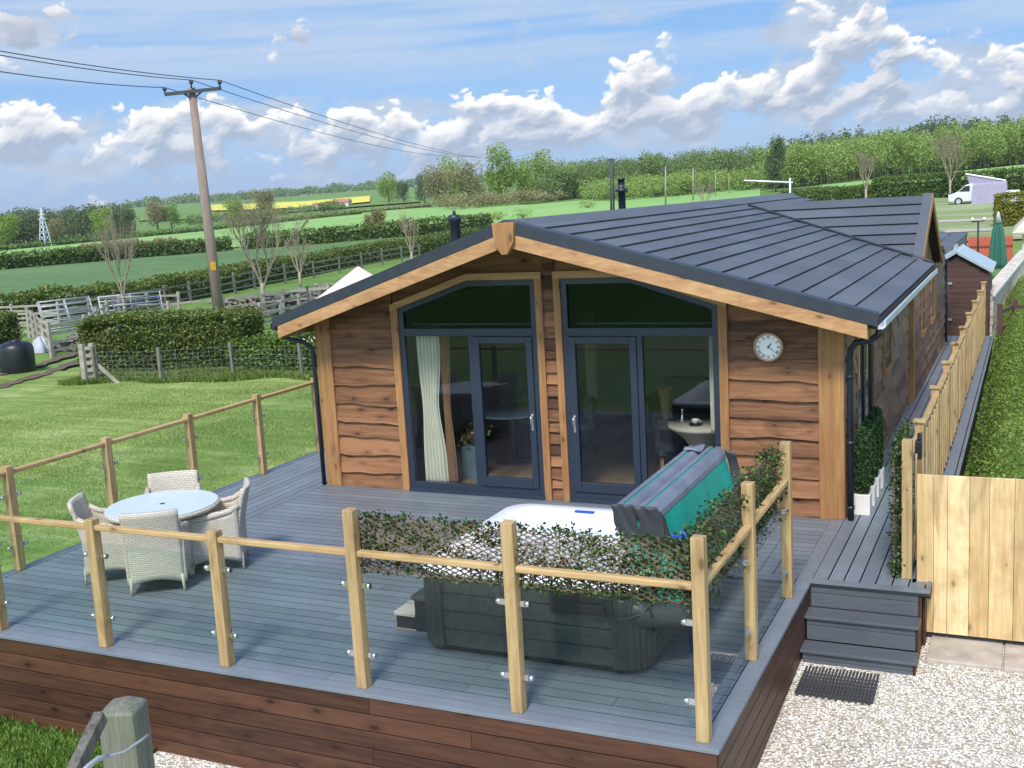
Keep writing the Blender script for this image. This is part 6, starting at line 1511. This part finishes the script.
# ------------------------------------------------------------------ camper van
def van():
    p = gp(977, 204); D = math.hypot(p[0]-CAM[0], p[1]-CAM[1]); z = hz(p[0], p[1])
    t = thing('camper_van', 'silver white camper van with raised roof and lilac side awning on the camping field', 'van', (p[0], p[1], z), R(3)); L = 5.1
    prof = [(-2.50, .35), (-2.52, .75), (-2.40, .98), (-1.75, 1.20), (-1.05, 1.80), (-.7, 1.92), (2.35, 1.92), (2.48, 1.7), (2.5, .35), (1.95, .32), (1.9, .5), (1.7, .68), (1.5, .68), (1.25, .5), (1.2, .32), (-1.25, .32), (-1.3, .5), (-1.5, .68), (-1.75, .68), (-1.95, .5), (-2.0, .32)]
    m = MB(); m.prism(prof, 1, -.9, .9); m.build('body', M['carpaint'], t, bevel=.05, local=True)
    m = MB(); m.prism([(-1.62, 1.24), (-1.08, 1.72), (-.65, 1.76), (-.65, 1.22)], 1, -.915, -.90); m.build('side_window', M['black'], t, local=True)
    m = MB(); m.add([(-1.76, -.78, 1.22), (-1.08, -.74, 1.79), (-1.08, .74, 1.79), (-1.76, .78, 1.22)], [(0, 1, 2, 3), (3, 2, 1, 0)]); o = m.build('windscreen', M['black'], t, local=True); o.location = (-.03, 0, .03)
    for x in (-1.62, 1.6):
        m = MB(); n = 24; prof2 = [(.0, -.93), (.2, -.93), (.2, -.95), (.33, -.95), (.34, -.75), (0, -.75)]; vs = []
        for r_, y in prof2:
            for k in range(n): a = 6.283*k/n; vs.append((x+r_*math.cos(a), y, .34+r_*math.sin(a)))
        m.add(vs, [(i*n+k, i*n+(k+1) % n, (i+1)*n+(k+1) % n, (i+1)*n+k) for i in range(5) for k in range(n)], True); w_ = m.build('wheel', M['tyre'], t, local=True)
        m = MB(); m.add([(x+.21*math.cos(6.283*k/n), -.956, .34+.21*math.sin(6.283*k/n)) for k in range(n)], [tuple(range(n)), tuple(range(n))[::-1]]); m.build('rim', M['white'], w_, local=True)
    m = MB(); m.add([(-1.0, -.8, 2.92), (-1.0, .8, 2.92), (2.45, .8, 2.12), (2.45, -.8, 2.12), (-1.1, -.8, 2.80), (-1.1, .8, 2.80), (2.45, .8, 1.98), (2.45, -.8, 1.98)], [(0, 3, 2, 1), (4, 5, 6, 7), (0, 1, 5, 4), (0, 4, 7, 3), (1, 2, 6, 5), (2, 3, 7, 6)]); m.build('pop_up_roof', M['white'], t, local=True, bevel=.05)
    m = MB(); m.prism([(-.7, 1.93), (2.3, 1.93), (2.3, 2.0), (-.9, 2.78)], 1, -.7, .7); m.build('roof_canvas', M['awning'], t, local=True)
    m = MB(); m.add([(-.35, -.93, 1.95), (2.5, -.93, 2.0), (2.6, -1.5, .04), (-.5, -1.5, .04), (2.5, -.93, .04), (-.35, -.93, .04), (2.52, -1.25, 1.85), (-.38, -1.25, 1.75)], [(0, 7, 6, 1), (7, 3, 2, 6), (0, 5, 3, 7), (1, 6, 2, 4)]); m.build('side_awning', M['awning'], t, local=True)
    for x in (-2.45,): m = MB(); m.box((x-.05, -.8, .75), (x+.08, -.5, .95)); m.box((x-.05, .5, .75), (x+.08, .8, .95)); m.build('headlight', M['chrome'], t, local=True, bevel=.02)
van()
def cabinet():
    p = dirat(1013, 205, 97); z = hz(p[0], p[1]); t = thing('white_cabinet', 'small white rounded cabinet top showing behind the golden hedge', 'cabinet', (p[0], p[1], z)); m = MB()
    m.box((-.50, -.4, 0), (.50, .4, 1.80)); m.build('cabinet_body', M['carpaint'], t, local=True, bevel=.12)
    m = MB(); m.box((-.30, -.42, .9), (.30, -.405, 1.65)); m.build('door', M['white'], t, local=True)
cabinet()
# ------------------------------------------------------------------ shed, second building, parasol, lamp, red screen
def shed():
    y = 17.0; A = atY(965, 252, y); bl = atY(946, 264, y); br = atY(988, 266, y); zr_ = A[2]; z0 = hz(6, 17)
    t = thing('garden_shed', 'dark brown boarded shed with pale metal roof at the end of the walkway', 'shed', (A[0], y+1, z0)); xl, xr = A[0]-1.3, br[0]+.02; ze = br[2]-.06
    rx = A[0]-.15; zl = zr_-(rx-xl)*.30
    m = MB(); z = z0
    def topz(x): return zr_-.06-abs(x-rx)*((zr_-ze)/(xr-rx))
    while z < zr_:
        a, b = xl, xr
        if z+.13 > topz(xr): b = rx+(zr_-.06-z-.13)/((zr_-ze)/(xr-rx)); 
        if z+.13 > topz(xl): a = rx-(zr_-.06-z-.13)/((zr_-ze)/(xr-rx))
        if b > a: m.box((a, y-.02-.012, z), (b, y, z+.125))
        z += .13
    m.build('front_boards', M['shed'], t)
    m = MB(); m.prism([(xl, z0), (xr, z0), (xr, topz(xr)), (rx, zr_-.07), (xl, topz(xl))], 1, y, y+2.6); m.build('wall', M['shed'], t)
    for s, xe in ((1, xr+.10), (-1, xl-.1)):
        m = MB(); n = 14; vs = []
        for i in range(n+1):
            yy = y-.12+2.9*i/n
            for x in (rx, xe): vs.append((x, yy, topz(x)+.06+.012*(i % 2))); 
        m.add(vs, [(2*i, 2*i+1, 2*i+3, 2*i+2) for i in range(n)]); o = m.build('roof', M['tin'], t); o.modifiers.new('s', 'SOLIDIFY').thickness = .05
    xd = atY(950, 300, y)[0]
    m = MB(); m.box((xl+.1, y-.06, z0+.1), (xd, y-.035, 1.35)); dr = m.build('door', M['shed'], t)
    for zz in (1.1, .2): m = MB(); m.box((xd-.14, y-.075, zz), (xd+.05, y-.062, zz+.06)); m.build('hinge', M['steel'], dr, local=True)
shed()
def second_building():
    t = thing('outbuilding', 'grey roofed outbuilding behind the wing gable beside the shed', 'building', (5.0, 24, hz(5, 24)))
    y0 = 22; a = atY(940, 262, y0); b = atY(962, 244, y0)
    z0 = hz(5, 24); m = MB(); m.box((a[0]-3, y0+.3, z0), (a[0]+.1, y0+6, a[2]-.1)); m.build('wall', M['shed'], t)
    m = MB(); m.add([(a[0]-3, y0, b[2]), (b[0]-.2, y0, b[2]), (a[0]+.35, y0-.1, a[2]), (a[0]-3, y0-.1, a[2]), (a[0]-3, y0+7, b[2]), (b[0]-.2, y0+7, b[2]+.0), (a[0]+.35, y0+7, a[2]), (a[0]-3, y0+7, a[2])], [(0, 3, 2, 1), (1, 2, 6, 5), (4, 0, 1, 5)]); m.build('roof', M['roof'], t)
    m = MB(); m.bar((a[0]+.38, y0-.15, a[2]-.02), (b[0]-.15, y0-.15, b[2]+.02), .06, .10); m.build('roof_edge', M['tin'], t)
second_building()
def parasol():
    D = 46.0; p = dirat(997.5, 268, D); top = dirat(995.5, 212.5, D); z0 = hz(p[0], p[1]); t = thing('closed_parasol', 'closed dark green garden parasol with pale tip by the patio', 'parasol', (p[0], p[1], z0)); H = top[2]-z0
    m = MB(); n = 20; prof = [(.02, H), (.08, H-.28), (.18, H-.7), (.25, H-1.3), (.29, H-1.95), (.22, H-2.1), (.05, H-2.1)]; vs = []
    for r_, z in prof:
        for k in range(n): a = 6.283*k/n; q = r_*(1+.16*math.cos(k*math.pi)) ; vs.append((q*math.cos(a), q*math.sin(a), z))
    m.add(vs, [(i*n+k, i*n+(k+1) % n, (i+1)*n+(k+1) % n, (i+1)*n+k) for i in range(len(prof)-1) for k in range(n)]); m.build('canopy', M['greenfab'], t, local=True)
    m = MB(); m.lathe([(.0, H+.05), (.04, H), (.13, H-.40), (.10, H-.40)], n=16); m.build('vent_cap', M['tin'], t, local=True)
    m = MB(); m.tube([(0, 0, 0), (0, 0, H-.1)], .025, 8); m.build('pole', M['white'], t, local=True)
parasol()
def patio_lamp():
    D = 44.0; p = dirat(978, 246, D); top = dirat(978.5, 221, D); z0 = hz(p[0], p[1]); t = thing('patio_lamp', 'black lamp post with twin white lamps before the camping field', 'lamp', (p[0], p[1], z0)); H = top[2]-z0
    m = MB(); m.tube([(0, 0, 0), (0, 0, H)], .035, 8); m.tube([(-.22, 0, H-.02), (.22, 0, H+.0)], .022, 6); m.build('post', M['black'], t, local=True)
    for s in (-1, 1): m = MB(); m.lathe([(.0, .0), (.04, .02), (.055, .08), (.03, .13), (0, .14)], (s*.2, 0, H+.0), 12); m.build('lamp_globe', M['white'], t, local=True)
patio_lamp()
def red_screen():
    D = 55.0; a, b = dirat(968, 250, D), dirat(1013, 247, D); tz = dirat(985, 236.5, D)[2]; z0 = hz(a[0], a[1]); t = thing('red_screen', 'red painted board screen behind the green parasol', 'screen', (a[0], a[1], z0)); m = MB(); n = 14
    a = np.array([a[0], a[1], 0]); b = np.array([b[0], b[1], 0])
    for i in range(n): p = a+(b-a)*i/n; q = a+(b-a)*(i+.93)/n; m.bar((p[0], p[1], (z0+tz)/2), (q[0], q[1], (z0+tz)/2), .03, tz-z0)
    m.build('boards', M['redwood'], t)
    m = MB(); m.bar((a[0], a[1]-.03, z0+(tz-z0)*.6), (b[0], b[1]-.03, z0+(tz-z0)*.6), .03, .08); m.build('rail', plain('dark red rail', (.20, .04, .03), .7), t)
red_screen()
# bank, stone wall, brown fence
def bankz(x, y): k = min(1, max(0, (x-6.90)/.42)); return -.12+.50*k*k*(3-2*k)+.10*min(1, max(0, (x-7.3)/3))+.025*math.sin(x*3+y*2)+.02*math.sin(y*5.1)+.22*min(1, max(0, (y-6)/20))
def bank():
    m = MB(); m.grid(lambda s, u: ((6.84+6*s**1.8), (-1.7+26*u), bankz(6.84+6*s**1.8, -1.7+26*u)), 50, 90); struct(m.build('grass_bank', M['bank']))
    n = 150000; x = 6.90+rng.random(n)**1.2*2.6; y = -1.6+26*rng.random(n)**1.5; z = np.array([bankz(a, b) for a, b in zip(x, y)]); h = rng.uniform(.03, .09, n)
    P = np.stack([x, y, z+h*.6], 1); k = rng.random(n) < .60+.4*np.sin(x*2.1+y*1.3)*np.sin(y*.9+1); P = P[k]
    P[:, 2] += .03*rng.random(len(P))
    tag(fast_quads('bank_cover', leaf_quads(P, rng.uniform(.02, .055, len(P))), M['bankleaf']), 'leafy weeds and grass covering the bank right of the fence', 'ground cover', kind='stuff')
    P = np.stack([6.87+rng.random(5000)*.30, -1.6+16*rng.random(5000), -.05+rng.random(5000)*.16], 1)
    tag(fast_quads('ivy_ground_cover', leaf_quads(P, rng.uniform(.04, .08, 5000)), M['hedge']), 'dark creeping leaves along the foot of the slatted fence', 'ground cover', kind='stuff')
bank()
def stone_wall():
    t = thing('stone_wall', 'low cream stone retaining wall with pale coping along the right hand bank', 'wall', (6.7, 20, hz(6.7, 20))); m = MB(); c = MB(); rnd = random.Random(2)
    A = atZ(985, 268, .75); B = atZ(1021, 251, .95); a = Vector((6.55, 18.2, 0)); b = Vector((7.3, 32, 0)); L = (b-a).length; d = (b-a).normalized()
    z = -.7
    while z < .62:
        s = rnd.uniform(-.3, 0)
        while s < L:
            w = rnd.uniform(.35, .6); p = a+d*max(0, s+.01); q = a+d*min(L, s+w-.01); zz = z+.006*s
            m.bar((p.x, p.y, z+.10+.012*s), (q.x, q.y, z+.10+.012*s), .26+rnd.uniform(-.02, .02), .19); s += w
        z += .21
    m.build('stonework', M['creamstone'], t)
    s = 0
    while s < L: p = a+d*s; q = a+d*(s+.58); c.bar((p.x, p.y, .70+.012*s), (q.x, q.y, .70+.012*s), .38, .07); s += .6
    c.build('coping', plain('pale coping', (.62, .60, .56), .8), t)
stone_wall()
farm_fence('brown_fence', 'short dark brown post and rail fence at the end of the bank', [(6.95, 15.2), (7.2, 16.4), (8.9, 16.4)], 1.15, 3, 1.7, mat=M['shed'], pr=.06)
m = MB(); t = thing('cream_house', 'cream rendered house corner with dark roof at the right edge', 'house', (9.5, 36, hz(9.5, 36)))
pa = atY(1001, 262, 34); x0 = atY(1022, 250, 34)[0]; ztop = atY(1018, 231, 34)[2]
m.box((x0, 34, hz(9, 34)), (x0+5, 40, ztop)); m.build('wall', M['creamstone'], t)
m = MB(); m.add([(x0-.35, 33.7, ztop-.05), (x0+5, 33.7, ztop-.05), (x0+5, 37, ztop+1.6), (x0+1.2, 37, ztop+1.6), (x0-.35, 40, ztop-.05)], [(0, 1, 2, 3), (0, 3, 4)]); o = m.build('roof', M['creamstone'], t); o.modifiers.new('s', 'SOLIDIFY').thickness = .08

def haze():
    m = bpy.data.materials.new('haze'); m.use_nodes = True; nt = m.node_tree
    for n in list(nt.nodes): nt.nodes.remove(n)
    o = nt.nodes.new('ShaderNodeOutputMaterial'); v = nt.nodes.new('ShaderNodeVolumePrincipled'); v.inputs['Color'].default_value = (.86, .92, 1, 1); v.inputs['Density'].default_value = HAZE; v.inputs['Anisotropy'].default_value = .2
    nt.links.new(v.outputs[0], o.inputs['Volume']); b = MB(); b.box((-5900, -5900, -4), (5900, 5900, 90)); h = b.build('haze', m); h['kind'] = 'stuff'; h['label'] = 'thin pale haze over the far fields'; h['category'] = 'haze'
HAZE = .00012
haze()
print('objects', len(bpy.data.objects))
